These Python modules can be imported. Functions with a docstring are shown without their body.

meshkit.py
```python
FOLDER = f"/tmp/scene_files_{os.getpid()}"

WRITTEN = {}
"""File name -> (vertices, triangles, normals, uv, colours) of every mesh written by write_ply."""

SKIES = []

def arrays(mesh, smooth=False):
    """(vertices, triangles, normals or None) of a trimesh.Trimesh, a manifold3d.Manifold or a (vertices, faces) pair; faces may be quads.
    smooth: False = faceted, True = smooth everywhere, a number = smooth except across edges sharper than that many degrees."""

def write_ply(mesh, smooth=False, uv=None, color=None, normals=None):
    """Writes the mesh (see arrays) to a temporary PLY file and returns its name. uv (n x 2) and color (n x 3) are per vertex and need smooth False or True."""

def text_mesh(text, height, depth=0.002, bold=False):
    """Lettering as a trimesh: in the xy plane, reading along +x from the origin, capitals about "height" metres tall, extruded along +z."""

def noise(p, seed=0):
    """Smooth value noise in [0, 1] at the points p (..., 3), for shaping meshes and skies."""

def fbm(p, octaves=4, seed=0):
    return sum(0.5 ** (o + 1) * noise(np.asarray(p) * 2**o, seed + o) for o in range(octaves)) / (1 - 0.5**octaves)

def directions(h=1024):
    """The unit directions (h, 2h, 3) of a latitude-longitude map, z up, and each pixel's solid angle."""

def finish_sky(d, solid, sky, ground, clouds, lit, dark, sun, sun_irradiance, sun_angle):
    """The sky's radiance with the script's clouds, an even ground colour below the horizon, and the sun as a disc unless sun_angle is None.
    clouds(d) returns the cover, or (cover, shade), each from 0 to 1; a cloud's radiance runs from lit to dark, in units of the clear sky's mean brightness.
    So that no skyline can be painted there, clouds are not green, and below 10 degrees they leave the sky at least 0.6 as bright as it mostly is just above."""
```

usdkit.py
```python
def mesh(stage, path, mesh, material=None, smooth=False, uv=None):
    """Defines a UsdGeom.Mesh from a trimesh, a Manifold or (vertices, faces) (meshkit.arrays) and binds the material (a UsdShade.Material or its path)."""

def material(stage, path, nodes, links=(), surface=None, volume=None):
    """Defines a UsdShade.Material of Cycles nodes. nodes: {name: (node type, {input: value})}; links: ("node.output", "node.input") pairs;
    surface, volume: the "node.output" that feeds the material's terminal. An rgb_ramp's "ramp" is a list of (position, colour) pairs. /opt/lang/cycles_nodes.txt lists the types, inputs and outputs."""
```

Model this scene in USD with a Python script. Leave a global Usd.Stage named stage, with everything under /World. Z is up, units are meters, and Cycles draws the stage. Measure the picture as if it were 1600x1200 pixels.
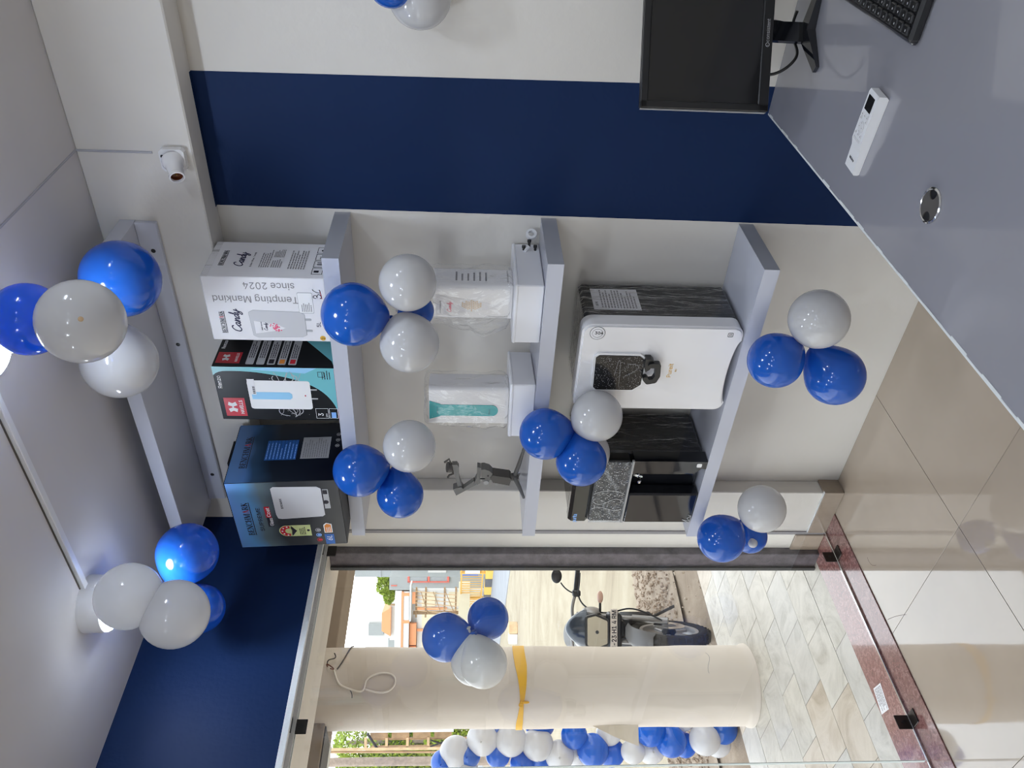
import math, random
import numpy as np, trimesh, manifold3d, usdkit, meshkit
from pxr import Usd, UsdGeom, UsdLux, UsdShade, Gf, Sdf
from shapely import affinity
from shapely.geometry import Polygon, LineString, Point, box as sbox
from shapely.ops import unary_union
rng = np.random.default_rng(7)
stage = Usd.Stage.CreateInMemory()
UsdGeom.SetStageUpAxis(stage, 'Z'); UsdGeom.SetStageMetersPerUnit(stage, 1.0)
UsdGeom.Xform.Define(stage, '/World'); UsdGeom.Scope.Define(stage, '/World/Looks')

# ---------------------------------------------------------------- camera
# shelf wall = plane y 0, shop window wall = plane x 0; the photographer held the camera on its side
EYE = np.array([2.419, -2.238, 1.58])
yaw, pit, rol = math.radians(38.907), math.radians(-3.749), math.radians(0.926)
f0 = np.array([-math.sin(yaw), math.cos(yaw), 0]); r0 = np.array([math.cos(yaw), math.sin(yaw), 0]); z0 = np.array([0, 0, 1.0])
FW = math.cos(pit) * f0 + math.sin(pit) * z0; up = -math.sin(pit) * f0 + math.cos(pit) * z0
RT = math.cos(rol) * r0 + math.sin(rol) * up; UP = -math.sin(rol) * r0 + math.cos(rol) * up
cam = UsdGeom.Camera.Define(stage, '/World/camera')
m = np.eye(4); m[0, :3] = -UP; m[1, :3] = RT; m[2, :3] = -FW; m[3, :3] = EYE
cam.AddTransformOp().Set(Gf.Matrix4d(m.tolist()))
cam.CreateHorizontalApertureAttr(36.0); cam.CreateVerticalApertureAttr(27.0)
cam.CreateFocalLengthAttr(36.0 * 1225.6 / 1600)
cam.CreateClippingRangeAttr((0.05, 2000.0))
cam.CreateExposureAttr(0.0)
LAMP, SKY, SUN = 84.0, 2.0, 4.5

# ---------------------------------------------------------------- materials
MATS = {}
def M(name, nodes, links, surface):
    MATS[name] = usdkit.material(stage, '/World/Looks/' + name, nodes, links, surface=surface); return MATS[name]
def plain(name, col, rough=.5, spec=.5, metal=0., coat=0., var=0., vscale=6., bump=0., bscale=60., emis=None, ior=1.5, coatr=.03, sub=0):
    p = {'base_color': col, 'roughness': rough, 'specular_ior_level': spec, 'metallic': metal, 'coat_weight': coat, 'ior': ior, 'coat_roughness': coatr}
    nodes, links = {'p': ('principled_bsdf', p)}, []
    nodes['g'] = ('geometry', {})
    if var:
        c = np.array(col)
        nodes['n'] = ('noise_texture', {'scale': vscale, 'detail': 5., 'roughness': .6})
        nodes['r'] = ('rgb_ramp', {'ramp': [(.3, tuple(np.clip(c * (1 - var), 0, 1))), (.7, tuple(np.clip(c * (1 + var), 0, 1)))]})
        links += [('g.position', 'n.vector'), ('n.fac', 'r.fac'), ('r.color', 'p.base_color')]
    if bump:
        nodes['bn'] = ('noise_texture', {'scale': bscale, 'detail': 3.}); nodes['b'] = ('bump', {'strength': bump, 'distance': .01})
        links += [('g.position', 'bn.vector'), ('bn.fac', 'b.height'), ('b.normal', 'p.normal')]
    return M(name, nodes, links, 'p.BSDF')
def balloon_mat(name, col, tr=.32):
    return M(name, {'p': ('principled_bsdf', {'base_color': col, 'roughness': .13, 'specular_ior_level': .6, 'coat_weight': .3}), 't': ('translucent_bsdf', {'color': col}),
                    'm': ('mix_closure', {'fac': tr})}, [('p.BSDF', 'm.closure1'), ('t.BSDF', 'm.closure2')], 'm.closure')
def pane_mat(name, tint=(1, 1, 1), f0_=.04, rough=0., bump=0, bscale=30, stretch=(1, 1, 1), haze=0., hcol=(.8, .8, .8)):
    """Thin clear sheet: straight through, mixed with a mirror by Schlick's law, the same from either side."""
    nodes = {'t': ('transparent_bsdf', {'color': tint}), 'g': ('glossy_bsdf', {'color': (1, 1, 1), 'roughness': rough}), 'm': ('mix_closure', {}), 'ge': ('geometry', {}), 'd': ('vector_math', {'math_type': 'dot_product'}), 'ab': ('math', {'math_type': 'absolute'}),
             'iv': ('math', {'math_type': 'subtract', 'value1': 1.0}), 'pw': ('math', {'math_type': 'power', 'value2': 5.0}), 'ma': ('math', {'math_type': 'multiply_add', 'value2': 1 - f0_, 'value3': f0_, 'use_clamp': True})}
    links = [('t.BSDF', 'm.closure1'), ('g.BSDF', 'm.closure2'), ('ge.incoming', 'd.vector1'), ('d.value', 'ab.value1'), ('ab.value', 'iv.value2'), ('iv.value', 'pw.value1'), ('pw.value', 'ma.value1'), ('ma.value', 'm.fac')]
    if bump:
        nodes |= {'mp': ('mapping', {'scale': stretch}), 'n': ('noise_texture', {'scale': bscale, 'detail': 3., 'distortion': 1.2}), 'b': ('bump', {'strength': bump, 'distance': .02})}
        links += [('ge.position', 'mp.vector'), ('mp.vector', 'n.vector'), ('n.fac', 'b.height'), ('b.normal', 'g.normal'), ('b.normal', 'd.vector2')]
    else: links.append(('ge.normal', 'd.vector2'))
    if haze:
        nodes |= {'hz': ('diffuse_bsdf', {'color': hcol}), 'm2': ('mix_closure', {'fac': haze})}; links += [('m.closure', 'm2.closure1'), ('hz.BSDF', 'm2.closure2')]
    return M(name, nodes, links, 'm2.closure' if haze else 'm.closure')
plain('wall_white', (.69, .66, .615), .6, .3, var=.015, vscale=3, bump=.08, bscale=45)
plain('ceiling_white', (.64, .615, .61), .65, .3, var=.01, bump=.05, bscale=40)
plain('navy_paint', (.0062, .0215, .078), .55, .14, bump=.12, bscale=55)
plain('laminate', (.53, .545, .62), .22, .5, var=.02, vscale=2)
plain('laminate_edge', (.42, .43, .47), .35)
plain('counter_laminate', (.275, .27, .30), .25, .5, coat=.9, coatr=.03, ior=1.5, var=.02, vscale=5, bump=.008, bscale=7)
plain('white_edge', (.72, .74, .74), .4, bump=.3, bscale=80)
plain('cream_paint', (.73, .67, .59), .6, .3, var=.02, vscale=5, bump=.08, bscale=30)
plain('beam_plaster', (.27, .215, .165), .7, .3, var=.06, vscale=6, bump=.1, bscale=30)
plain('pillar_paint', (.62, .555, .485), .5, .4, var=.03, vscale=4, bump=.08, bscale=14)
plain('skirting_tile', (.30, .24, .185), .2, .5, var=.08, vscale=20)
plain('crack_brown', (.10, .05, .04), .8)
plain('grout', (.10, .085, .075), .9)
for i, k in enumerate((1.0, .96, 1.04)):
    plain(['floor_tile', 'floor_tile_dim', 'floor_tile_pale'][i], (.42 * k, .345 * k, .27 * k), .05, .5, coat=1., coatr=.02, ior=1.6, var=.05, vscale=2.5, bump=.004, bscale=6)
def stone(name, a, b, c, rough, scale, coat=0., bump=.05):
    M(name, {'g': ('geometry', {}), 'n': ('noise_texture', {'scale': scale, 'detail': 8., 'roughness': .68, 'distortion': 1.6}), 'r': ('rgb_ramp', {'ramp': [(.28, a), (.48, b), (.62, c), (.8, b)]}),
             'n2': ('noise_texture', {'scale': 90., 'detail': 3.}), 'b': ('bump', {'strength': bump, 'distance': .004}),
             'p': ('principled_bsdf', {'roughness': rough, 'coat_weight': coat, 'coat_roughness': .05})},
      [('g.position', 'n.vector'), ('n.fac', 'r.fac'), ('r.color', 'p.base_color'), ('g.position', 'n2.vector'), ('n2.fac', 'b.height'), ('b.normal', 'p.normal')], 'p.BSDF')
stone('porch_marble', (.36, .32, .26), (.52, .485, .42), (.60, .56, .49), .38, 5.)
stone('porch_marble_warm', (.33, .265, .19), (.48, .405, .315), (.57, .50, .41), .4, 4.)
stone('porch_marble_grey', (.36, .335, .29), (.50, .475, .43), (.57, .54, .49), .36, 6.)
stone('granite_red', (.09, .035, .032), (.19, .080, .072), (.30, .17, .155), .14, 45., coat=1., bump=.02)
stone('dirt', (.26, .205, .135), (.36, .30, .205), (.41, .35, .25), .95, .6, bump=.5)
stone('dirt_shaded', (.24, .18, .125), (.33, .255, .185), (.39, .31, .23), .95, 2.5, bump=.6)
plain('asphalt', (.30, .31, .33), .9, var=.1, vscale=1.5)
plain('pebble', (.36, .28, .21), .9, var=.3, vscale=30)
plain('pebble_pale', (.55, .47, .38), .9, var=.3, vscale=30)
plain('chrome', (.75, .75, .74), .15, metal=1.)
plain('aluminium', (.62, .62, .60), .4, metal=.8)
plain('dark_steel', (.055, .045, .04), .3, metal=.7)
plain('shutter_metal', (.075, .062, .075), .5, .4, metal=.2, var=.6, vscale=22, bump=.1)
plain('black_metal', (.012, .012, .014), .4)
pane_mat('glass', (.985, .995, .99), .04); pane_mat('film', (.99, .99, .99), .06, .10, bump=1., bscale=16, stretch=(1, 1, .35), haze=.03, hcol=(.85, .85, .88)); pane_mat('film_black', (1, 1, 1), .012, .07, bump=1., bscale=26, stretch=(1, 1, .18))
pane_mat('film_dusty', (.9, .92, .95), .03, .2, bump=.7, bscale=14, haze=.025, hcol=(.4, .45, .55))
plain('glass_edge', (.55, .62, .60), .2)
plain('black_plastic', (.012, .012, .013), .35)
plain('black_gloss', (.006, .007, .010), .06, coat=.5)
plain('screen_gloss', (.012, .012, .013), .10)
plain('white_plastic', (.80, .80, .81), .28, .5)
plain('white_gloss', (.80, .79, .80), .12, .5, coat=.4)
plain('grey_plastic', (.36, .36, .36), .4)
plain('gimbal_grey', (.17, .165, .155), .42)
plain('gimbal_dark', (.085, .078, .072), .5)
plain('card_white', (.78, .77, .79), .45, .4, var=.01)
plain('card_black', (.008, .009, .011), .4, .25)
plain('foam_white', (.80, .80, .83), .55, .3)
plain('print_black', (.015, .013, .022), .5); plain('print_navy', (.02, .018, .06), .5); plain('print_grey', (.26, .25, .26), .5); plain('print_white', (.82, .82, .82), .5)
plain('print_red', (.55, .015, .03), .4); plain('print_teal', (.16, .50, .55), .35); plain('print_sky', (.30, .60, .85), .4); plain('print_blue', (.02, .12, .42), .4)
plain('print_silver', (.42, .42, .43), .35); plain('print_orange', (.75, .25, .04), .5); plain('print_lime', (.60, .66, .30), .5); plain('print_gold', (.70, .40, .04), .4)
plain('print_pink', (.78, .12, .22), .5); plain('print_lightblue', (.25, .48, .90), .4); plain('heater_grey', (.58, .58, .60), .35); plain('heater_shade', (.43, .44, .46), .4)
plain('teal_plastic', (.03, .42, .44), .25); plain('brown_plastic', (.13, .035, .012), .25); plain('brass', (.65, .42, .12), .3, metal=1.)
plain('yellow_ribbon', (.75, .42, .02), .45); plain('wire_white', (.80, .75, .68), .5); plain('wire_dark', (.06, .05, .05), .5); plain('wire_plaster', (.42, .42, .46), .7)
plain('paper', (.70, .62, .50), .7); plain('rubber', (.050, .046, .040), 1., .02); plain('bike_blue', (.022, .030, .042), .2, metal=.2, coat=.4)
plain('bike_silver', (.26, .25, .24), .35, metal=.6); plain('plate_dusty', (.58, .52, .45), .5, var=.15, vscale=30); plain('headlamp', (.40, .35, .25), .2, coat=.6); plain('amber', (.52, .33, .25), .3); plain('bike_fender', (.13, .125, .12), .4, metal=.2)
plain('leaf_bright', (.24, .32, .03), .6, var=.35, vscale=1.5); plain('leaf_green', (.10, .20, .03), .6, var=.4, vscale=1.5); plain('bark', (.30, .24, .20), .9, var=.25, vscale=8, bump=.5)
plain('far_white', (.66, .66, .65), .7); plain('far_grey', (.33, .355, .36), .7); plain('far_cream', (.74, .66, .48), .7); plain('far_orange', (.80, .34, .16), .7); plain('far_glass', (.33, .35, .37), .3)
plain('far_red', (.68, .16, .12), .7); plain('timber', (.38, .25, .14), .8, var=.25, vscale=3); plain('timber_pale', (.60, .42, .25), .8, var=.25, vscale=3); plain('rail_orange', (.75, .42, .08), .6); plain('kerb_yellow', (.80, .52, .10), .7)
plain('kerb_black', (.10, .10, .11), .7); plain('banner_blue', (.16, .28, .70), .7); plain('rag_white', (.8, .8, .78), .8); plain('rag_sky', (.35, .65, .80), .8); plain('tin', (.70, .72, .74), .4)
balloon_mat('balloon_blue', (.018, .145, .62)); balloon_mat('balloon_white', (.74, .735, .735), .34)
M('lamp_glow', {'e': ('emission', {'color': (.76, .86, 1.0), 'strength': LAMP})}, [], 'e.emission')
# printed colour running from bright blue at the top of the carton to near black below
def gradient_card(name, zlo, zhi, stops):
    M(name, {'g': ('geometry', {}), 's': ('separate_xyz', {}), 'mr': ('map_range', {'from_min': zlo, 'from_max': zhi, 'to_min': 0., 'to_max': 1.}), 'n': ('noise_texture', {'scale': 7., 'detail': 2.}),
             'ad': ('math', {'math_type': 'multiply_add', 'value2': .22, 'value3': -.11}), 'su': ('math', {'math_type': 'add'}), 'r': ('rgb_ramp', {'ramp': stops}), 'p': ('principled_bsdf', {'roughness': .25})},
      [('g.position', 's.vector'), ('s.z', 'mr.value'), ('g.position', 'n.vector'), ('n.fac', 'ad.value1'), ('mr.result', 'su.value1'), ('ad.value', 'su.value2'), ('su.value', 'r.fac'), ('r.color', 'p.base_color')], 'p.BSDF')
gradient_card('card_sky_front', 1.98, 2.35, [(0, (.035, .035, .036)), (.55, (.04, .042, .045)), (.72, (.13, .18, .20)), (.84, (.14, .36, .66)), (1, (.20, .42, .85))])
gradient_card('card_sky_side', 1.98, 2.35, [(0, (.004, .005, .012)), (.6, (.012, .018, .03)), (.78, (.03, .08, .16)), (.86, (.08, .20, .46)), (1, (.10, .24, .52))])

# ---------------------------------------------------------------- sky, sun, lamps (lamps themselves are built with the ceiling)
dome = UsdLux.DomeLight.Define(stage, '/World/sky_light'); dome.CreateIntensityAttr(1.0)
usdkit.material(stage, '/World/Looks/sky', {'tc': ('texture_coordinate', {}), 's': ('separate_xyz', {}), 'r': ('rgb_ramp', {'ramp': [(0, (.45, .40, .33)), (.495, (.50, .45, .38)), (.505, (1.35, 1.36, 1.36)), (.62, (1.30, 1.34, 1.38)), (1, (.95, 1.06, 1.22))]}),
        'mr': ('map_range', {'from_min': -1., 'from_max': 1., 'to_min': 0., 'to_max': 1.}), 'b': ('background_shader', {'strength': SKY})},
    [('tc.generated', 's.vector'), ('s.z', 'mr.value'), ('mr.result', 'r.fac'), ('r.color', 'b.color')], surface='b.background')
UsdShade.MaterialBindingAPI.Apply(dome.GetPrim()).Bind(UsdShade.Material.Get(stage, '/World/Looks/sky'))
sun = UsdLux.DistantLight.Define(stage, '/World/sun'); sun.CreateIntensityAttr(SUN); sun.CreateAngleAttr(.6); sun.CreateColorAttr((1.0, .93, .80))
sd = np.array([-.50, -.30, -1.15]); sd /= np.linalg.norm(sd)      # high sun behind the shop
zz = -sd; xx = np.cross([0, 0, 1], zz); xx /= np.linalg.norm(xx); yy = np.cross(zz, xx)
mm = np.eye(4); mm[0, :3], mm[1, :3], mm[2, :3] = xx, yy, zz; sun.AddTransformOp().Set(Gf.Matrix4d(mm.tolist()))

# ---------------------------------------------------------------- helpers
FRAME, TAKEN = {}, {}
def numbered(parent, name):
    n = TAKEN.get((parent, name), -1) + 1; TAKEN[(parent, name)] = n
    return name if n == 0 else '%s_%03d' % (name, n)
def keys(prim, **kw):
    for k, v in kw.items():
        if v: prim.SetCustomDataByKey(k, v)
    return prim
def thing(name, label, cat, loc=(0, 0, 0), group=None, kind=None):
    path = '/World/' + numbered('/World', name)
    x = UsdGeom.Xform.Define(stage, path); x.AddTranslateOp().Set(Gf.Vec3d(*map(float, loc)))
    FRAME[path] = np.array(loc, float)
    keys(x.GetPrim(), label=label, category=cat, group=group, kind=kind)
    return path
def obj(name, mesh, mat, parent=None, smooth=False, label=None, cat=None, group=None, kind=None):
    """One Mesh prim; the mesh is given in world coordinates and stored relative to its thing."""
    par = parent or '/World'
    path = par + '/' + numbered(par, name)
    v, f = arr(mesh)
    root = '/'.join(path.split('/')[:3])
    if parent: v = v - FRAME[root]
    usdkit.mesh(stage, path, (v, f), MATS[mat], smooth=smooth)
    keys(stage.GetPrimAtPath(path), label=label, category=cat, group=group, kind=kind)
    return path
def arr(mesh):
    if isinstance(mesh, (list, tuple)) and len(mesh) == 2 and isinstance(mesh[0], np.ndarray): return mesh
    if isinstance(mesh, list): mesh = cat_(mesh)
    if hasattr(mesh, 'to_mesh'):
        q = mesh.to_mesh(); return np.array(q.vert_properties[:, :3], float), np.array(q.tri_verts)
    return np.array(mesh.vertices, float), np.array(mesh.faces)
def tm(mesh):
    v, f = arr(mesh); return trimesh.Trimesh(v, f, process=False)
def cat_(ms): return trimesh.util.concatenate([tm(x) for x in ms])
def bx(x0, x1, y0, y1, z0, z1, b=0.):
    """A box; b chamfers every edge."""
    x0, x1 = sorted((x0, x1)); y0, y1 = sorted((y0, y1)); z0, z1 = sorted((z0, z1))
    if b <= 0:
        q = trimesh.creation.box(bounds=[[x0, y0, z0], [x1, y1, z1]]); return q
    b = min(b, .49 * (x1 - x0), .49 * (y1 - y0), .49 * (z1 - z0))
    p = []
    for X, sx in ((x0, 1), (x1, -1)):
        for Y, sy in ((y0, 1), (y1, -1)):
            for Z, sz in ((z0, 1), (z1, -1)):
                p += [(X, Y + sy * b, Z + sz * b), (X + sx * b, Y, Z + sz * b), (X + sx * b, Y + sy * b, Z)]
    return trimesh.convex.convex_hull(np.array(p))
def rot(mesh, ang, axis, about): q = tm(mesh).copy(); q.apply_transform(trimesh.transformations.rotation_matrix(ang, axis, about)); return q
def mv(mesh, d): q = tm(mesh).copy(); q.apply_translation(d); return q
def tube(pts, r, n=10, caps=True):
    """A round tube along a polyline; r a number or one per point."""
    p = np.array(pts, float); k = len(p); r = np.broadcast_to(np.array(r, float), k)
    t = np.gradient(p, axis=0); t /= np.linalg.norm(t, axis=1, keepdims=True) + 1e-12
    a = np.array([0, 0, 1.]) if abs(t[0][2]) < .9 else np.array([1., 0, 0]); u = np.cross(t[0], a); u /= np.linalg.norm(u)
    V = []; an = np.arange(n) * 2 * np.pi / n
    for i in range(k):
        u = u - t[i] * (u @ t[i]); u /= np.linalg.norm(u); w = np.cross(t[i], u)
        V.append(p[i] + r[i] * (np.cos(an)[:, None] * u + np.sin(an)[:, None] * w))
    V = np.vstack(V); F = []
    for i in range(k - 1):
        for j in range(n):
            a_, b_, c_, d_ = i * n + j, i * n + (j + 1) % n, (i + 1) * n + (j + 1) % n, (i + 1) * n + j
            F += [(a_, b_, c_), (a_, c_, d_)]
    if caps:
        V = np.vstack([V, p[0], p[-1]]); c0, c1 = len(V) - 2, len(V) - 1
        for j in range(n): F += [(c0, (j + 1) % n, j), (c1, (k - 1) * n + j, (k - 1) * n + (j + 1) % n)]
    return V, np.array(F)
def spline(pts, n=40):
    p = np.array(pts, float); d = np.r_[0, np.cumsum(np.linalg.norm(np.diff(p, axis=0), axis=1))]
    from scipy.interpolate import CubicSpline
    return CubicSpline(d, p)(np.linspace(0, d[-1], n))
def lathe(profile, centre, axis=(0, 0, 1), n=32):
    """profile: (radius, height) pairs along axis, from centre."""
    ax = np.array(axis, float); ax /= np.linalg.norm(ax); a = np.array([1., 0, 0]) if abs(ax[0]) < .9 else np.array([0, 1., 0])
    u = np.cross(ax, a); u /= np.linalg.norm(u); w = np.cross(ax, u); an = np.arange(n) * 2 * np.pi / n; V, F = [], []
    for r, h in profile: V.append(np.array(centre) + ax * h + max(r, 1e-5) * (np.cos(an)[:, None] * u + np.sin(an)[:, None] * w))
    for i in range(len(profile) - 1):
        for j in range(n):
            a_, b_, c_, d_ = i * n + j, i * n + (j + 1) % n, (i + 1) * n + (j + 1) % n, (i + 1) * n + j
            F += [(a_, b_, c_), (a_, c_, d_)]
    return np.vstack(V), np.array(F)
def prism(poly, z0, z1): 
    q = trimesh.creation.extrude_polygon(poly if isinstance(poly, Polygon) else Polygon(poly), z1 - z0, engine='earcut'); q.apply_translation((0, 0, z0)); return q
def loft(pts_xz, y0, y1):
    """polygon in x,z extruded along y."""
    q = prism(pts_xz, 0, y1 - y0); v = np.array(q.vertices); v = np.c_[v[:, 0], y1 - v[:, 2], v[:, 1]]; return trimesh.Trimesh(v, q.faces, process=False)
def ell(c, r, sub=3): q = trimesh.creation.icosphere(sub); q.vertices = q.vertices * np.array(r) + np.array(c); return q
class Face:
    """A flat face that carries print: o its lower left corner, U to the right, V up, as one looks at it; size w by h."""
    def __init__(s, o, U, V, w, h): s.o, s.U, s.V, s.w, s.h = np.array(o, float), np.array(U, float), np.array(V, float), w, h; s.N = np.cross(s.U, s.V)
    def put(s, mesh, lay=1):
        v, f = arr(mesh); return trimesh.Trimesh(s.o + v[:, :1] * s.U + v[:, 1:2] * s.V + (v[:, 2:3] + .00035 * (lay - 1)) * s.N, f, process=False)
    def shape(s, g, lay=1, t=.00035):
        gs = [x for x in getattr(g, 'geoms', [g]) if x.area > 1e-9]
        return s.put(cat_([trimesh.creation.extrude_polygon(x, t, engine='earcut') for x in gs]), lay)
    def rect(s, a, b, c, d, lay=1, r=0):      # a..c across, b..d down from the top, as fractions
        x0, x1, y0, y1 = a * s.w, c * s.w, (1 - d) * s.h, (1 - b) * s.h
        g = sbox(x0 + r, y0 + r, x1 - r, y1 - r).buffer(r, quad_segs=4) if r else sbox(x0, y0, x1, y1)
        return s.shape(g, lay)
    def text(s, t, a, d, h, lay=2, width=None, bold=False, turn=0, shear=0, centre=False):   # lower left at (a across, d down); h cap height in metres
        q = meshkit.text_mesh(t, h, .00035, bold); v = np.array(q.vertices)
        if width: v[:, 0] *= width / max(v[:, 0].max(), 1e-6)
        if centre: v[:, 0] -= v[:, 0].max() / 2
        v[:, 0] += shear * v[:, 1]
        if turn: c_, s_ = math.cos(turn), math.sin(turn); v = np.c_[v[:, 0] * c_ - v[:, 1] * s_, v[:, 0] * s_ + v[:, 1] * c_, v[:, 2]]
        v = v + [a * s.w, (1 - d) * s.h, 0]; return s.put((v, q.faces), lay)
    def lines(s, a, b, c, d, rows, lay=2, seed=1, fill=.45):   # small print that the photo does not let one read
        g = np.random.default_rng(seed); out = []; step = (d - b) / rows
        for i in range(rows):
            x = a
            end = a + (c - a) * g.uniform(.6, 1)
            while x < end:
                w = (c - a) * g.uniform(.05, .16); out.append(s.rect(x, b + step * (i + .5 - fill / 2), min(x + w, c), b + step * (i + .5 + fill / 2), lay)); x += w + (c - a) * .025
        return cat_(out)
def serif_text(t, h, stem=.20, hair=.07):
    """Roman capitals with serifs for the word BENCHMARK; the A has no bar."""
    def ln(p, w): return LineString(p).buffer(w / 2, cap_style='flat', join_style='mitre')
    def v(x): return [ln([(x, 0), (x, 1)], stem), ln([(x - .17, .03), (x + .17, .03)], .06), ln([(x - .17, .97), (x + .17, .97)], .06)]
    def bowl(x, y0, y1, w):
        cy, ry = (y0 + y1) / 2, (y1 - y0) / 2; a = np.linspace(-np.pi / 2, np.pi / 2, 12)
        o = [(x, y0), (x + w * .5, y0)] + [(x + w * .5 + w * .5 * math.cos(q), cy + ry * math.sin(q)) for q in a] + [(x, y1)]
        i = [(x, y0 + hair), (x + w * .45, y0 + hair)] + [(x + w * .45 + w * .3 * math.cos(q), cy + (ry - hair) * math.sin(q)) for q in a] + [(x, y1 - hair)]
        return Polygon(o).difference(Polygon(i))
    G = {'B': (v(.2) + [bowl(.2, 0, .53, .6), bowl(.2, .47, 1, .52)], .88), 'E': (v(.2) + [ln([(.2, y), (.72, y)], hair) for y in (.035, .5, .965)] + [ln([(.72, 0), (.72, .25)], .08), ln([(.70, .78), (.70, 1)], .08)], .86),
         'N': ([ln([(.15, 0), (.15, 1)], hair), ln([(.12, 1), (.82, 0)], stem), ln([(.82, 0), (.82, 1)], hair), ln([(0, .03), (.3, .03)], .06), ln([(.67, .97), (.97, .97)], .06), ln([(0, .97), (.2, .97)], .06)], 1.02),
         'C': ([Point(.5, .5).buffer(.5).difference(affinity.scale(Point(.53, .5).buffer(.5), .68, .86)).difference(sbox(.68, .28, 1.2, .72)), ln([(.9, .66), (.9, .95)], .06)], 1.0),
         'H': (v(.2) + v(.8) + [ln([(.2, .5), (.8, .5)], hair)], 1.06), 'M': ([ln([(.15, 0), (.15, 1)], hair), ln([(.15, 1), (.55, .02)], stem), ln([(.55, .02), (.95, 1)], hair)] + v(.97) + [ln([(0, .03), (.3, .03)], .06), ln([(0, .97), (.2, .97)], .06)], 1.22),
         'A': ([ln([(.1, 0), (.48, 1)], hair * 1.3), ln([(.44, 1), (.84, 0)], stem)], .98), 'R': (v(.2) + [bowl(.2, .45, 1, .55), ln([(.45, .5), (.85, .02)], stem * .9)], .96), 'K': (v(.2) + [ln([(.25, .42), (.78, .97)], hair), ln([(.4, .55), (.85, .02)], stem)], .98)}
    x, dark, red = 0, [], []
    for ch in t:
        g, w = G[ch]; g = affinity.translate(unary_union(g), x, 0); (red if ch == 'A' else dark).append(g); x += w
    k = lambda L: affinity.scale(unary_union(L), h, h, origin=(0, 0))
    return k(dark), k(red), x * h
def script_candy(h):
    S = [[(.75, .85), (.62, 1.0), (.42, .98), (.2, .75), (.12, .4), (.22, .1), (.45, 0), (.7, .12), (.9, .35)], [(1.27, .45), (1.1, .5), (.95, .35), (.93, .12), (1.05, 0), (1.2, .15), (1.29, .48), (1.28, .1), (1.36, 0), (1.47, .15)],
         [(1.47, .15), (1.57, .5), (1.58, .0), (1.70, .4), (1.82, .5), (1.88, .4), (1.87, .08), (1.95, 0), (2.05, .12)], [(2.38, .42), (2.22, .5), (2.07, .35), (2.05, .1), (2.17, 0), (2.33, .15), (2.47, 1.1), (2.42, .2), (2.48, 0), (2.6, .15)],
         [(2.56, .3), (2.64, .5), (2.68, .08), (2.79, 0), (2.93, .2), (2.99, .5), (2.92, -.1), (2.76, -.42), (2.6, -.38), (2.66, -.18), (3.12, .2)]]
    g = unary_union([LineString(spline(s, 24)).buffer(.062, quad_segs=3) for s in S])
    g = affinity.skew(g, 14, 0, origin=(0, 0)); return affinity.scale(g, h, h, origin=(0, 0)).simplify(h * .01)
def at2(g, x, y): return affinity.translate(g, x, y)
def benchmark(F, par, a, d, h, width, dark='print_black', red='print_red', bar=True):
    g, r, w = serif_text('BENCHMARK', h); k = width / w
    g, r = (at2(affinity.scale(q, k, 1, origin=(0, 0)), a * F.w, (1 - d) * F.h) for q in (g, r))
    parts = [F.shape(g, 3)]
    if bar: parts.append(F.shape(sbox(a * F.w, (1 - d) * F.h - h * .28, a * F.w + width, (1 - d) * F.h - h * .16), 3))
    obj('printed_title', parts, dark, par); obj('printed_title', F.shape(r, 3), red, par, label='red letter of the printed title')

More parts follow.
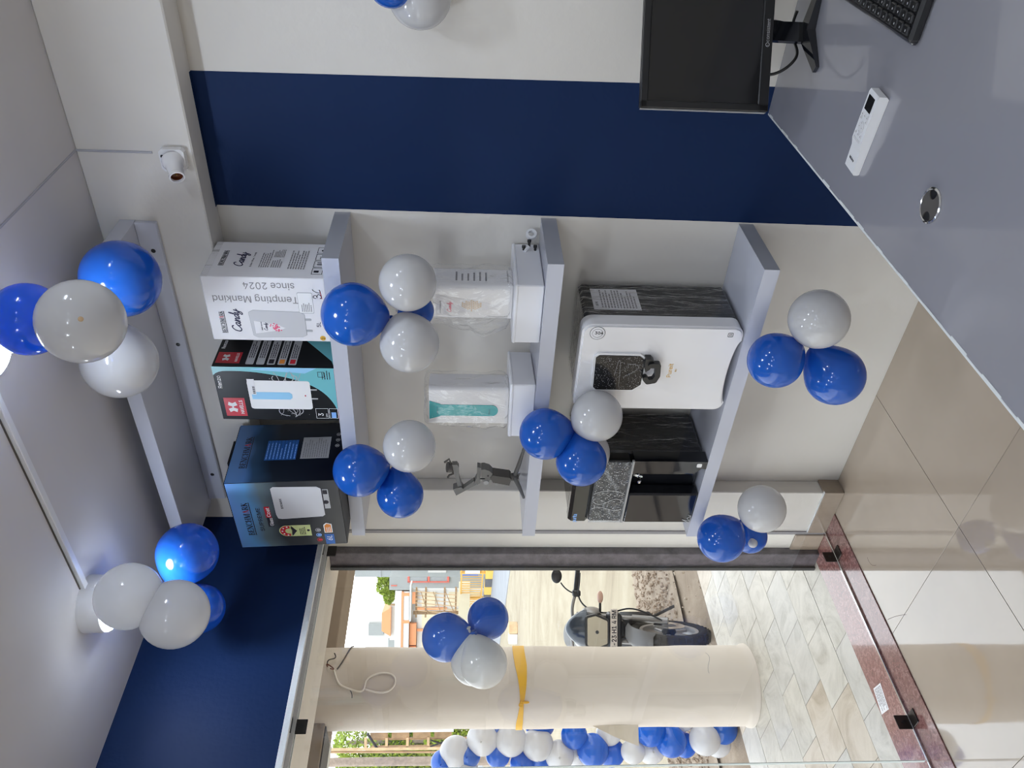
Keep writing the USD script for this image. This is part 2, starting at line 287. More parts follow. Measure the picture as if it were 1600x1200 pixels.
# ---------------------------------------------------------------- setting
RX, RY, CZ = 4.2, -3.6, 2.646
fl = thing('floor', None, None, (0, 0, 0), kind='structure')
obj('screed', bx(-.005, RX, RY, 0, -.06, -.0016), 'grout', fl)
xs = [0, .588] + [.588 + .6 * k for k in range(1, 8)]; ys = [0, -.652] + [-.652 - .6 * k for k in range(1, 6)]
for i in range(len(xs) - 1):
    for j in range(len(ys) - 1):
        a, b = xs[i] + .0008, min(xs[i + 1], RX) - .0008; c, d = ys[j] - .0008, max(ys[j + 1], RY) + .0008
        if b - a > .02 and c - d > .02: obj('tile', bx(a, b, d, c, -.012, 0, .0006), ['floor_tile', 'floor_tile_dim', 'floor_tile_pale'][int(rng.integers(3))], fl)
for pts in ([(.012, -.60), (.07, -.625), (.13, -.66)], [(.07, -.36), (.075, -.40), (.10, -.42)]):
    obj('crack', tube(spline([(x, y, -.0004) for x, y in pts], 12), .0009, 5), 'crack_brown', fl)
wr = thing('wall_right', None, None, kind='structure')
obj('plaster', bx(-.34, RX, 0, .15, -.2, CZ + .2), 'wall_white', wr)
obj('painted_stripe', loft([(1.288, .003), (1.726, .003), (1.695, 2.33), (1.297, 2.33)], -.0006, .0), 'navy_paint', wr, label='navy blue painted stripe')
obj('painted_stripe', bx(1.297, 1.695, -.016, 0, 2.3293, 2.33), 'navy_paint', wr)
obj('beam', bx(-.0, RX, -.112, 0, 2.33, CZ, .004), 'wall_white', wr)
obj('pilaster', bx(-.2335, .118, -.067, 0, 0, CZ, .003), 'wall_white', wr)
obj('wire_ridge', tube([(1.505, -.1125, 2.44), (1.504, -.1125, CZ)], .0035, 8), 'wire_plaster', wr)
bl = thing('baseboard_right', None, None, kind='structure')
obj('tile', bx(-.122, .128, -.077, -.067, 0, .082, .002), 'skirting_tile', bl); obj('tile', bx(.118, .128, -.067, -.0, 0, .086, .002), 'skirting_tile', bl); obj('tile', bx(-.2335, -.138, -.077, -.067, .004, .13, .002), 'skirting_tile', bl)
obj('plaster_line', bx(-.122, .1285, -.0745, -.0665, .082, .0855, .001), 'white_edge', bl)
wl = thing('wall_left', None, None, kind='structure')
obj('lintel', bx(-.52, -.0006, RY, .3, 2.12, CZ + .3), 'cream_paint', wl)
obj('painted_face', bx(-.0006, 0, RY, -.067, 2.112, CZ), 'navy_paint', wl, label='navy blue painted face')
obj('fascia', bx(-.45, 0, -.067, .1, 2.13, CZ), 'wall_white', wl)
obj('top_channel', [bx(-.146, -.140, RY, -.07, 2.104, 2.12), bx(-.120, -.114, RY, -.07, 2.104, 2.12)], 'white_edge', wl)
obj('edge_trim', bx(-.02, .001, RY, -.07, 2.1, 2.12), 'white_edge', wl)
tr = thing('trim_1', None, None, kind='structure')
obj('granite_sill', bx(-.285, 0, RY, -.067, -.02, .004, .001), 'granite_red', tr)
obj('bottom_channel', bx(-.1215, -.1135, RY, -.07, .004, .011, .001), 'chrome', tr)
wb = obj('wall_rear', bx(-.2, RX, RY - .15, RY, 0, CZ), 'wall_white', kind='structure')
we = obj('wall_end', bx(RX, RX + .15, RY, .15, 0, CZ), 'wall_white', kind='structure')
ce = thing('ceiling', None, None, kind='structure')
obj('slab', bx(-.0, RX + .15, RY - .15, .15, CZ, CZ + .2), 'ceiling_white', ce)
obj('wire_ridge', tube([(1.504, -.112, CZ), (1.503, -.6, CZ), (1.50, -3.0, CZ)], .0035, 8), 'wire_plaster', ce)
w1 = thing('window_1', None, None, kind='structure'); obj('pane', bx(-.136, -.124, -1.05, -.0675, .006, 2.112), 'glass', w1)
obj('polished_edge', bx(-.1362, -.1238, -1.0522, -1.0502, .012, 2.112), 'glass_edge', w1)
obj('silicone_joint', bx(-.139, -.121, -.0708, -.0672, .006, 2.112), 'print_grey', w1)
d1 = thing('door_1', None, None, kind='structure'); obj('pane', bx(-.136, -.124, -2.05, -1.058, .012, 2.10), 'glass', d1)
w2 = thing('window_2', None, None, kind='structure'); obj('pane', bx(-.136, -.124, RY, -2.058, .012, 2.112), 'glass', w2)
sg = thing('shutter_guide', 'dark dusty metal shutter guide outside the glass, beside the shelf wall', 'shutter guide', (-.3, -.07, 0))
obj('channel', bx(-.33, -.2345, -.100, -.001, 0, 2.12, .003), 'shutter_metal', sg); obj('lip', bx(-.335, -.315, -.112, -.1002, 0, 2.12, .002), 'black_metal', sg)
for y, z, nm in ((-.205, .0045, 'floor'), (-.92, .0045, 'floor'), (-.18, 2.12, 'top'), (-.91, 2.12, 'top')):
    lab = {(-.205, 'floor'): 'small dark steel glass bracket on the red sill nearest the shelf wall', (-.92, 'floor'): 'small dark steel glass bracket on the red sill beside the white sticker',
           (-.18, 'top'): 'small black glass bracket at the top corner of the glass by the shelves', (-.91, 'top'): 'small black glass bracket under the navy wall above the pillar'}[(y, nm)]
    t = thing('glass_bracket', lab, 'bracket', (-.12, y, z)); s = 1 if nm == 'floor' else -1; mt = 'dark_steel' if s > 0 else 'black_plastic'
    h = .052 * s
    obj('upright_plate', bx(-.124, -.119, y - .025, y + .025, z, z + h, .0015), mt, t)
    obj('base_plate', bx(-.119, -.072, y - .025, y + .025, z, z + .004 * s, .0015), mt, t)
    obj('screw', lathe([(0, 0), (.005, 0), (.005, .0015), (0, .002)], (-.119, y, z + h * .55), (1, 0, 0), 12), 'black_metal', t)

# porch, street
po = thing('porch_floor', None, None, kind='structure')
obj('mortar_bed', bx(-1.74, -.285, -2.4, 2.6, -.25, -.0025), 'grout', po)
rows = [-.287, -.43, -.643, -.865, -1.07, -1.285, -1.5, -1.735]
for i in range(len(rows) - 1):
    off = .155 if i % 2 == 0 else .015
    for k in range(-8, 9):
        y0 = off + .302 * k - .002
        mt = ['porch_marble', 'porch_marble', 'porch_marble_warm', 'porch_marble_grey'][int(rng.integers(4))]
        dz = float(rng.uniform(-.0012, 0))
        obj('tile', bx(rows[i + 1] + .0012, rows[i] - .0012, y0 + .0012, y0 + .3008, -.02, dz, .0008), mt, po)
st = thing('porch_roof', None, None, kind='structure')
obj('roof_slab', bx(-1.9, -.52, -3.6, 3.2, 2.45, 2.62), 'beam_plaster', st)
obj('black_trim', bx(-1.655, -1.46, -3.6, -.21, 2.229, 2.236), 'print_black', st); obj('white_trim', bx(-1.722, -1.655, -3.6, -.19, 2.229, 2.34), 'white_edge', st)
obj('outer_beam', bx(-1.72, -1.44, -3.6, 3.2, 2.235, 2.45, .004), 'beam_plaster', st)
obj('parapet', bx(-1.9, 4.4, -3.8, 3.4, 2.95, 3.3), 'far_white', st)
ground = thing('ground', None, None, kind='structure')
def sheet(x0, x1, y0, y1, z, n, amp, sc, seed):
    X, Y = np.meshgrid(np.linspace(x0, x1, n), np.linspace(y0, y1, n), indexing='ij'); p = np.stack([X, Y, X * 0], -1)
    Z = z + amp * (meshkit.fbm(p * sc, 4, seed) - .5); V = np.stack([X, Y, Z], -1).reshape(-1, 3); i = np.arange(n - 1)[:, None] * n + np.arange(n - 1)[None]; i = i.ravel()
    return V, np.vstack([np.c_[i, i + n, i + n + 1], np.c_[i, i + n + 1, i + 1]])
obj('sandy_ground', sheet(-90, -1.7, -40, 90, -.22, 160, .05, .35, 3), 'dirt', ground)
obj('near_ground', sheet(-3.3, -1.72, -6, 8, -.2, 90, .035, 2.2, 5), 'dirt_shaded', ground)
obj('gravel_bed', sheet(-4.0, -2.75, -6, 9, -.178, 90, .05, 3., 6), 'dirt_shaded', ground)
def pebbles(n, x0, x1, y0, y1, z, r0_, r1_, seed):
    g = np.random.default_rng(seed); base = trimesh.creation.icosphere(1); V, F = [], []; k = 0
    for _ in range(n):
        v = base.vertices * g.uniform(r0_, r1_) * g.uniform(.6, 1.2, 3); v = v * (1 + .2 * g.standard_normal((len(v), 1))) + [g.uniform(x0, x1), g.uniform(y0, y1), z + g.uniform(-.004, .008)]
        V.append(v); F.append(base.faces + k); k += len(v)
    return np.vstack(V), np.vstack(F)
obj('gravel', pebbles(2600, -3.95, -2.85, -1.5, 4.5, -.165, .006, .017, 11), 'pebble', None, label='loose brown gravel strewn along the street edge behind the motorcycle', cat='gravel', kind='stuff')
obj('gravel', pebbles(380, -3.9, -1.9, -1.5, 4.5, -.17, .005, .013, 12), 'pebble_pale', None, label='scattered pale pebbles on the dirt in front of the porch', cat='gravel', kind='stuff')

# round pillar and what hangs on it
PC, PR = np.array([-1.469, -.001]), .205
pl = thing('pillar', 'round cream plastered porch pillar standing outside the glass front', 'pillar', (*PC, 0))
prof = [(0, 0), (PR + .012, 0), (PR + .010, .012), (PR, .03)] + [(PR + .0025 * math.sin(7 * z) + .001 * math.sin(23 * z), z) for z in np.linspace(.06, 2.45, 60)]
obj('shaft', lathe(prof, (*PC, 0), n=72), 'pillar_paint', pl, smooth=40)
def oncyl(a, z, r=PR): return [PC[0] + r * math.cos(a), PC[1] + r * math.sin(a), z]
def ang(x, y): return math.atan2(y - PC[1], x - PC[0])
def crack(pts): return tube(spline([oncyl(ang(x, y), z, PR + .0012) for x, y, z in pts], 20), .0016, 5)
obj('plaster_crack', crack([(-1.278, .077, .249), (-1.27, .03, .24), (-1.264, -.025, .262), (-1.263, -.05, .26)]), 'print_grey', pl)
wv = lambda pts, r: tube(spline([oncyl(ang(x, y), z, PR + r + .002) for x, y, z in pts], 70), r, 7)
wa = thing('cable', 'thin pale cable curling in a loop high on the round pillar', 'cable', oncyl(0, 2.1))
obj('insulation', wv([(-1.268, -.02, 2.20), (-1.269, -.052, 2.185), (-1.279, -.082, 2.166), (-1.29, -.104, 2.117), (-1.294, -.109, 2.043), (-1.276, -.074, 2.033), (-1.267, -.045, 1.993), (-1.266, -.036, 1.939), (-1.27, -.055, 1.892), (-1.278, -.078, 1.885), (-1.294, -.11, 1.909), (-1.301, -.12, 1.956), (-1.292, -.107, 2.037)], .0048), 'wire_white', wa, smooth=True)
obj('bare_end', wv([(-1.29, -.104, 2.117), (-1.30, -.125, 2.10), (-1.315, -.14, 2.098)], .0022), 'wire_dark', wa, smooth=True)
wb_ = thing('cable', 'dark frayed wires poking out at the top of the round pillar', 'cable', oncyl(.1, 2.15))
obj('strand', wv([(-1.347, .187, 2.129), (-1.293, .107, 2.142), (-1.268, .047, 2.156), (-1.263, -.014, 2.184)], .0035), 'wire_dark', wb_, smooth=True)
obj('strand', tube(spline([oncyl(.05, 2.235), oncyl(.12, 2.22, PR + .03), oncyl(.2, 2.2, PR + .02), oncyl(.25, 2.205, PR + .04)], 20), .003, 6), 'wire_dark', wb_, smooth=True)
obj('strand', tube(spline([oncyl(.02, 2.235), oncyl(-.03, 2.22, PR + .03), oncyl(-.08, 2.2, PR + .015), oncyl(-.1, 2.215, PR + .03)], 20), .003, 6), 'brown_plastic', wb_, smooth=True)
rb = thing('ribbon', 'yellow plastic ribbon tied round the pillar with a small knot', 'ribbon', oncyl(-.6, 1.25))
A = np.linspace(0, 2 * np.pi, 97); ka = ang(-1.339, -.161)
def half(a): e_ = (a - ka + np.pi) % (2 * np.pi) - np.pi; return .009 + (.022 * min(1, e_ / .9) if e_ > 0 else .008 * min(1, -e_ / .6))
V = np.array([oncyl(a, 1.245 + s * half(a) + .006 * math.sin(3 * a), PR + .003 + .0025 * t) for a in A for s in (-1, 1) for t in (0, 1)]); F = []
for i in range(96):
    b_ = i * 4; c_ = b_ + 4
    F += [(b_ + 1, c_ + 1, c_ + 3), (b_ + 1, c_ + 3, b_ + 3), (b_, b_ + 2, c_ + 2), (b_, c_ + 2, c_), (b_ + 2, b_ + 3, c_ + 3), (b_ + 2, c_ + 3, c_ + 2), (b_, c_, c_ + 1), (b_, c_ + 1, b_ + 1)]
obj('band', (V, np.array(F)), 'yellow_ribbon', rb, smooth=60)
kp = np.array(oncyl(ka, 1.245, PR + .008))
obj('knot', [ell(kp, (.012, .012, .010), 2), ell(kp + [.006, -.014, .004], (.006, .012, .012), 2), ell(kp + [.004, .002, -.022], (.005, .007, .018), 2)], 'yellow_ribbon', rb, smooth=True)
pf = Polygon([(0, 0), (.245, 0), (.245, .10), (.12, .055)])
q = prism(pf, 0, .003); v = np.array(q.vertices); A0 = np.array([-1.50, -.202, .87])
v = A0 + v[:, :1] * np.array([0, 0, -1.]) + v[:, 1:2] * (-RT * [1, 1, 0] - .25 * f0) + v[:, 2:3] * f0
obj('paper_flap', trimesh.Trimesh(v, q.faces), 'paper', None, label='torn beige paper flap sticking out low at the side of the pillar', cat='paper')

# sticker on the sill
sk = thing('sticker', 'small white printed label stuck on the red granite sill', 'sticker', (-.235, -.78, .0045))
u_ = np.array([-.05, -.115, 0]) / np.linalg.norm([.05, .115]); F_ = Face([-.262, -.715, .0042], [-.02 / .106, -.104 / .106, 0], [.104 / .106, -.02 / .106, 0], .095, .062)
obj('label', F_.rect(0, 0, 1, 1), 'card_white', sk); obj('printed_lines', F_.lines(.06, .08, .94, .92, 7, 2, 5), 'print_grey', sk)

# ---------------------------------------------------------------- shelves
def shelf(z0, z1, label):
    t = thing('wall_shelf', label, 'shelf', (.7, 0, z0))
    g = Polygon([(.102, -.284), (1.2845, -.284), (1.2845, -.0005), (.119, -.0005), (.119, -.0675), (.102, -.0675)])
    obj('board', prism(g, z0 + .0012, z1 - .0012), 'laminate', t)
    obj('edge_band', bx(.101, 1.2855, -.2852, -.284, z0, z1), 'laminate', t)
    obj('end_cap', bx(1.2845, 1.2855, -.284, -.0005, z0, z1), 'laminate_edge', t)
    return t
shelf(1.928, 1.976, 'topmost grey laminate wall shelf, under the three water heater cartons')
shelf(1.289, 1.337, 'middle grey laminate wall shelf, under the two water heaters on white boxes')
shelf(.655, .702, 'lowest grey laminate wall shelf, under the two water purifiers')
t = thing('ceiling_shelf', 'empty grey laminate shelf under the ceiling on the beam', 'shelf', (.7, -.112, 2.535))
obj('board', bx(.10, 1.297, -.385, -.1125, 2.536, 2.581, .001), 'laminate', t)
obj('batten', bx(.128, 1.296, -.13, -.1125, 2.474, 2.536, .002), 'laminate', t)
for x in (1.205, .86, .26): obj('screw', lathe([(0, .002), (.006, .0015), (.007, 0)], (x, -.130, 2.50), (0, -1, 0), 12), 'black_metal', t)

# ---------------------------------------------------------------- bulb holder, lamps, trunking
t = thing('bulb_holder', 'white angled bulb holder with brown socket and no bulb on the white beam', 'bulb holder', (1.50, -.112, 2.385))
hc = np.array([1.492, -.112, 2.382])
obj('base_plate', loft([(hc[0] - .032 + x, hc[2] - .034 + z) for x, z in [(.008, 0), (.056, 0), (.064, .008), (.064, .06), (.056, .068), (.008, .068), (0, .06), (0, .008)]], -.134, -.1122), 'white_gloss', t)
ax = np.array([-.30, -.72, -.28]); ax /= np.linalg.norm(ax); s0 = hc + [0, -.018, 0]
obj('dome', lathe([(.031, 0), (.030, .012), (.026, .020), (.0225, .028), (.020, .052), (.0195, .056)], s0, ax, 36), 'white_gloss', t, smooth=40)
obj('socket_rim', lathe([(.0195, .056), (.021, .058), (.0205, .066), (.0165, .067), (.016, .060)], s0, ax, 36), 'white_gloss', t, smooth=30)
obj('socket', lathe([(.0165, .066), (.0155, .050), (.0, .046)], s0, ax, 30), 'brown_plastic', t, smooth=30)
obj('contact', [ell(s0 + ax * .048 + [.006, 0, 0], (.003, .003, .003), 1), ell(s0 + ax * .048 - [.006, 0, 0], (.003, .003, .003), 1)], 'brass', t)
obj('screw', [lathe([(0, .003), (.004, .002), (.0045, 0)], hc + [.012, -.022, .026], (0, -1, 0), 10)], 'black_metal', t)
lamps = [(.43, -.82), (1.38, -.84), (2.29, -.82), (3.3, -.82), (.55, -2.3), (1.5, -2.3), (2.5, -2.6), (3.4, -2.3), (1.5, -3.2), (3.3, -3.2)]
for i, (x, y) in enumerate(lamps):
    lab = ['round white ceiling light glowing behind the white balloon near the navy wall', 'round white ceiling light at the upper edge behind the leftmost blue balloon'][i] if i < 2 else 'round white ceiling light further back in the shop'
    t = thing('ceiling_light', lab, 'ceiling light', (x, y, CZ), None if i < 2 else 'ceiling lights over the counter side of the shop')
    obj('housing', lathe([(.0, 0), (.083, 0), (.083, -.006), (.081, -.060), (.078, -.062), (.074, -.062)], (x, y, CZ), n=48), 'white_plastic', t, smooth=30)
    obj('diffuser', lathe([(.076, -.0615), (.076, -.066), (.070, -.071), (.050, -.073), (0, -.074)], (x, y, CZ), n=48), 'lamp_glow', t, smooth=40)
    obj('clip', bx(x + .078, x + .083, y - .005, y + .005, CZ - .038, CZ - .028, .001), 'white_plastic', t)
t = thing('cable_trunking', 'slim white plastic cable trunking along the ceiling to the round light', 'trunking', (.9, -.82, CZ))
obj('tray', bx(.51, 1.36, -.828, -.812, CZ - .012, CZ, .001), 'white_plastic', t); obj('lid', bx(.505, 1.36, -.830, -.810, CZ - .016, CZ - .011, .0012), 'white_plastic', t)
obj('shadow_gap', bx(.51, 1.36, -.832, -.829, CZ - .003, CZ), 'grout', t)

# ---------------------------------------------------------------- cartons on the top shelf
Z1 = 1.976
c = thing('heater_carton', 'white heater carton with upside printed slogan and pictured white heater', 'carton', (1.10, -.18, Z1))
X0, X1, Y0, Y1, ZT = .992, 1.214, -.28, -.078, 2.3245
obj('carton_body', bx(X0, X1, Y0, Y1, Z1, ZT, .002), 'card_white', c)
F = Face((X0, Y0, Z1), (1, 0, 0), (0, 0, 1), X1 - X0, ZT - Z1)
benchmark(F, c, .12, .125, .0125, .078)
def candy(F, a, d, h, lay=2): return F.shape(at2(script_candy(h), a * F.w, (1 - d) * F.h), lay)
obj('printed_name', candy(F, .13, .255, .026), 'print_navy', c)
obj('slogan', [F.text('Tempting Mankind', .715, .77, .0225, width=.245, turn=math.pi / 2), F.text('since 2024', .925, .755, .0225, width=.147, turn=math.pi / 2)], 'print_grey', c, label='grey slogan printed sideways')
hb = lambda lay, g: F.shape(g, lay)
w, h = F.w, F.h
P_ = lambda a, d: (a * w, (1 - d) * h)
body = Polygon([P_(.10, .36), P_(.45, .35), P_(.475, .38), P_(.46, .76), P_(.43, .79), P_(.12, .79), P_(.095, .76), P_(.075, .39)]).buffer(.004).buffer(0)
obj('pictured_heater', F.shape(body.buffer(.0012), 1), 'heater_shade', c); obj('pictured_heater', F.shape(body, 2), 'heater_grey', c)
obj('pictured_heater', F.shape(Polygon([P_(.12, .37), P_(.33, .37), P_(.26, .58), P_(.22, .63), P_(.18, .58)]), 3), 'card_white', c)
obj('pictured_heater', F.shape(unary_union([LineString([P_(a, .79), P_(a, .845)]).buffer(.004) for a in (.18, .36)]), 1), 'heater_shade', c)
g2 = np.random.default_rng(4); obj('pictured_dots', F.shape(unary_union([Point(*P_(.225 + .05 * g2.standard_normal() * .6, .545 + .02 * g2.standard_normal())).buffer(.0022, quad_segs=3) for _ in range(34)]), 4), 'print_pink', c)
obj('pictured_heater', [candy(F, .17, .475, .009, 4), F.text('BENCHMARK', .18, .435, .0035, 4)], 'print_navy', c)
obj('price_label', F.rect(.462, .762, .788, .888, 1, .004), 'heater_shade', c); obj('price_label', F.rect(.47, .765, .78, .885, 2, .004), 'print_white', c, label='white price label'); obj('price_label', F.lines(.49, .785, .64, .875, 6, 3, 8), 'print_grey', c)
obj('pen_note', F.shape(unary_union([LineString(spline([P_(.70, .915), P_(.74, .90), P_(.745, .92), P_(.71, .925), P_(.76, .935), P_(.75, .955), P_(.70, .95)], 24)).buffer(.0009), LineString(spline([P_(.84, .895), P_(.80, .92), P_(.79, .955), P_(.83, .95)], 20)).buffer(.0009)]), 2), 'print_black', c, label='handwritten 3L')
obj('pen_note', F.shape(LineString([P_(.70, .965), P_(.82, .955)]).buffer(.0009), 2), 'print_red', c)
obj('warranty_badge', F.shape(Point(*P_(.06, .935)).buffer(.0085), 2), 'print_gold', c); obj('warranty_badge', F.text('2', .04, .95, .009, 3), 'print_black', c)
obj('printed_lines', F.text('5L', .24, .93, .012, 2), 'print_navy', c)
S = Face((X1, Y0, Z1), (0, 1, 0), (0, 0, 1), Y1 - Y0, ZT - Z1)
benchmark(S, c, .30, .135, .0115, .088, red='print_black'); obj('printed_name', candy(S, .28, .30, .026), 'print_navy', c)
obj('printed_lines', [S.text('Bolder. Wiser. Trendy', .28, .375, .0055, width=.085), S.lines(.28, .43, .78, .52, 5, 2, 1), S.lines(.28, .53, .55, .62, 5, 2, 2), S.lines(.57, .53, .80, .62, 7, 2, 3), S.lines(.25, .67, .78, .82, 7, 2, 4)], 'print_grey', c)
fr = lambda F, a, b, c_, d: F.shape(sbox(a * F.w, (1 - d) * F.h, c_ * F.w, (1 - b) * F.h).boundary.buffer(.0007), 2)
obj('handling_icons', [fr(S, a, .885, a + .17, .97) for a in (.12, .32, .52, .72)] + [S.rect(.17, .90, .22, .94, 2), S.rect(.38, .91, .40, .955, 2), S.rect(.43, .91, .45, .955, 2), S.text('GS', .545, .945, .009, 2), S.shape(Point(.80 * S.w, .07 * S.h).buffer(.005), 2)], 'print_black', c)
obj('carton_flap', [bx(X0 + .004, X1 - .004, Y0 + .004, Y1 - .004, ZT, ZT + .0015)], 'card_white', c)
obj('tape', bx(X1 - .001, X1 + .0004, Y0 + .0, Y1, ZT - .02, ZT), 'film', c)

c = thing('heater_carton', 'black and teal heater carton with red brand squares, between white and blue cartons', 'carton', (.77, -.2, Z1))
X0, X1, Y0, Y1, ZT = .660, .880, -.268, -.118, 2.357
obj('carton_body', bx(X0, X1, Y0, Y1, Z1, ZT, .002), 'card_black', c)
F = Face((X0, Y0, Z1), (1, 0, 0), (0, 0, 1), X1 - X0, ZT - Z1); w, h = F.w, F.h
cur = [P_(.84, .0)] + [P_(a, d) for a, d in ((.905, .05), (.925, .15), (.917, .30), (.86, .50), (.756, .70), (.57, .87), (.355, .955), (.08, 1.0))]
cur = [tuple(p) for p in spline([(x, y, 0) for x, y in cur], 40)[:, :2]]
sw = Polygon(cur + [(w, 0), (w, h)]).buffer(0).intersection(sbox(0, 0, w, h))
obj('printed_swoosh', F.shape(sw, 1), 'print_teal', c)
obj('printed_swoosh', F.shape(Polygon([P_(.96, .30), P_(1, .45), P_(1, .85), P_(.9, .75)]), 2), 'print_sky', c)
def havells(F, a, b, c_, d, hh, tw):
    obj('brand_square', F.rect(a, b, c_, d, 2), 'print_red', c, label='red brand square')
    cx, cy, s_ = (a + c_) / 2 * F.w, (1 - (b * .62 + d * .38)) * F.h, (c_ - a) * F.w * .26
    e = unary_union([Polygon([(cx - s_ * 1.1, cy + s_ * .55), (cx - s_ * .4, cy + s_ * .75), (cx - s_ * .15, cy + s_ * .2), (cx - s_ * .15, cy - s_ * .2), (cx - s_ * .4, cy - s_ * .75), (cx - s_ * 1.1, cy - s_ * .55), (cx - s_ * .8, cy)]), Polygon([(cx + s_ * 1.1, cy + s_ * .55), (cx + s_ * .4, cy + s_ * .75), (cx + s_ * .15, cy + s_ * .2), (cx + s_ * .15, cy - s_ * .2), (cx + s_ * .4, cy - s_ * .75), (cx + s_ * 1.1, cy - s_ * .55), (cx + s_ * .8, cy)]), sbox(cx - s_ * .3, cy - s_ * .12, cx + s_ * .3, cy + s_ * .12)])
    obj('brand_emblem', [F.shape(e, 3), F.text('HAVELLS', (a + (c_ - a) * .12), d - .022, hh, 3, width=tw, bold=True)], 'print_white', c, label='white emblem and lettering')
havells(F, .075, .04, .425, .215, .011, .058)
obj('printed_name', F.text('Renzo', .60, .055, .013, 2, width=.052, bold=True), 'print_white', c)
hb_ = sbox(.265 * w, (1 - .755) * h, .72 * w, (1 - .285) * h).buffer(.009).simplify(.0004)
obj('pictured_heater', F.shape(hb_, 3), 'print_white', c); obj('pictured_heater', F.shape(Polygon([P_(.41, .285), P_(.545, .285), P_(.545, .60), P_(.51, .62), P_(.445, .62), P_(.41, .60)]), 4), 'print_sky', c)
obj('pictured_heater', [F.rect(.475, .725, .50, .735, 4)], 'print_red', c)
obj('pictured_heater', F.shape(unary_union([LineString([P_(a, .78), P_(a, .825)]).buffer(.003) for a in (.43, .60)]), 2), 'print_silver', c)
g2 = np.random.default_rng(9); spl = []
for sgn, x0 in ((-1, .25), (1, .74)):
    for k in range(7):
        d0 = .50 + .03 * k; spl.append(LineString(spline([(*P_(x0, d0), 0), (*P_(x0 + sgn * g2.uniform(.04, .09), d0 + g2.uniform(-.03, .04)), 0), (*P_(x0 + sgn * g2.uniform(.10, .2), d0 + g2.uniform(-.04, .1)), 0)], 12)[:, :2]).buffer(g2.uniform(.0006, .0016)))
        spl.append(Point(*P_(x0 + sgn * g2.uniform(.05, .17), d0 + g2.uniform(-.1, .1))).buffer(g2.uniform(.0006, .0018), quad_segs=3))
obj('pictured_splash', F.shape(unary_union(spl).intersection(sbox(.002, .002, w - .002, h - .002)), 2), 'print_silver', c)
obj('price_label', F.rect(.50, .265, .79, .325, 5), 'card_white', c, label='white price label with bar code')
obj('price_label', [F.rect(.52 + .012 * k, .30, .52 + .012 * k + (.004 if k % 3 else .008), .32, 6) for k in range(12)], 'print_black', c)
obj('capacity_box', [fr(F, .05, .80, .24, .905), fr(F, .05, .915, .24, .985), F.text('3', .09, .86, .016, 3, bold=True), F.text('Litre', .07, .895, .006, 3)], 'print_white', c); obj('capacity_box', F.rect(.06, .93, .17, .97, 3), 'print_lightblue', c)
obj('standard_mark', [fr(F, .84, .855, .93, .905), F.lines(.80, .88, .97, .96, 4, 3, 3, .3)], 'print_black', c)
S = Face((X1, Y0, Z1), (0, 1, 0), (0, 0, 1), Y1 - Y0, ZT - Z1)
havells(S, .12, .02, .50, .215, .008, .045)
obj('printed_name', S.text('Renzo', .62, .055, .011, 2, width=.045, bold=True), 'print_white', c)
for k in range(5):
    d0 = .265 + .087 * k; obj('feature_strip', S.rect(.09, d0, .97, d0 + .066, 2, .004), 'print_silver', c)
    obj('feature_text', [S.lines(.32, d0 + .008, .94, d0 + .058, 3, 3, 20 + k, .4)], 'print_black', c)
    obj('feature_icon', S.rect(.13, d0 + .012, .27, d0 + .054, 3, .001), ['heater_shade', 'heater_shade', 'print_black', 'print_orange', 'print_red'][k], c)
sw = Polygon([(S.w, .30 * S.h), (.6 * S.w, .16 * S.h), (.25 * S.w, .04 * S.h), (.0, 0), (S.w, 0)]); obj('printed_swoosh', S.shape(sw, 1), 'print_teal', c)
obj('carton_edge', bx(X0 + .001, X1 - .001, Y0 - .0004, Y0 + .004, Z1, Z1 + .004), 'print_red', c)

# leaning carton: local box, then tipped forward two degrees
c = thing('heater_carton', 'dark blue heater carton leaning forward at the left end of the top shelf', 'carton', (.35, -.25, Z1))
X0, X1, Y0, Y1, ZT = .193, .516, -.40, -.115, Z1 + .368
TIP = trimesh.transformations.rotation_matrix(math.radians(-1.6), [0, 1, 0], [.193, -.4, Z1]) @ trimesh.transformations.rotation_matrix(math.radians(1.8), [1, 0, 0], [.3, -.284, Z1])
_obj = obj
def obj(name, mesh, mat, parent=None, **k):
    q = tm(mesh) if not isinstance(mesh, list) else cat_(mesh); q = q.copy(); q.apply_transform(TIP); return _obj(name, q, mat, parent, **k)
obj('carton_body', bx(X0, X1, Y0, Y1, Z1, ZT, .002), 'card_black', c)
F = Face((X0, Y0, Z1), (1, 0, 0), (0, 0, 1), X1 - X0, ZT - Z1); w, h = F.w, F.h
obj('front_print', F.rect(.004, .004, .996, .996, 1), 'card_sky_front', c)
benchmark(F, c, .20, .155, .021, .165)
obj('printed_name', F.text('SUPREME', .26, .255, .0135, 3, width=.118), 'print_black', c)
obj('coating_badge', F.rect(.33, .30, .47, .355, 3), 'print_black', c); obj('coating_badge', F.rect(.47, .295, .64, .345, 3), 'print_red', c)
obj('coating_badge', [F.text('Glass', .34, .35, .012, 4, width=.04, bold=True), F.text('Coat', .48, .34, .012, 4, width=.046, bold=True)], 'print_white', c)
hp = Polygon([P_(.46, .41), P_(.52, .40), P_(.90, .40), P_(.92, .42), P_(.905, .80), P_(.88, .83), P_(.49, .83), P_(.47, .81), P_(.45, .44)]).buffer(.003)
obj('pictured_heater', F.shape(hp, 3), 'heater_grey', c); obj('pictured_heater', F.text('BENCHMARK', .60, .47, .0075, 4, width=.05), 'print_black', c)
obj('pictured_valve', F.rect(.58, .83, .87, .90, 2, .002), 'print_silver', c); obj('pictured_valve', [F.shape(Point(*P_(.68, .865)).buffer(.009), 4), F.rect(.58, .838, .87, .848, 3), F.rect(.80, .85, .86, .89, 3)], 'print_black', c)
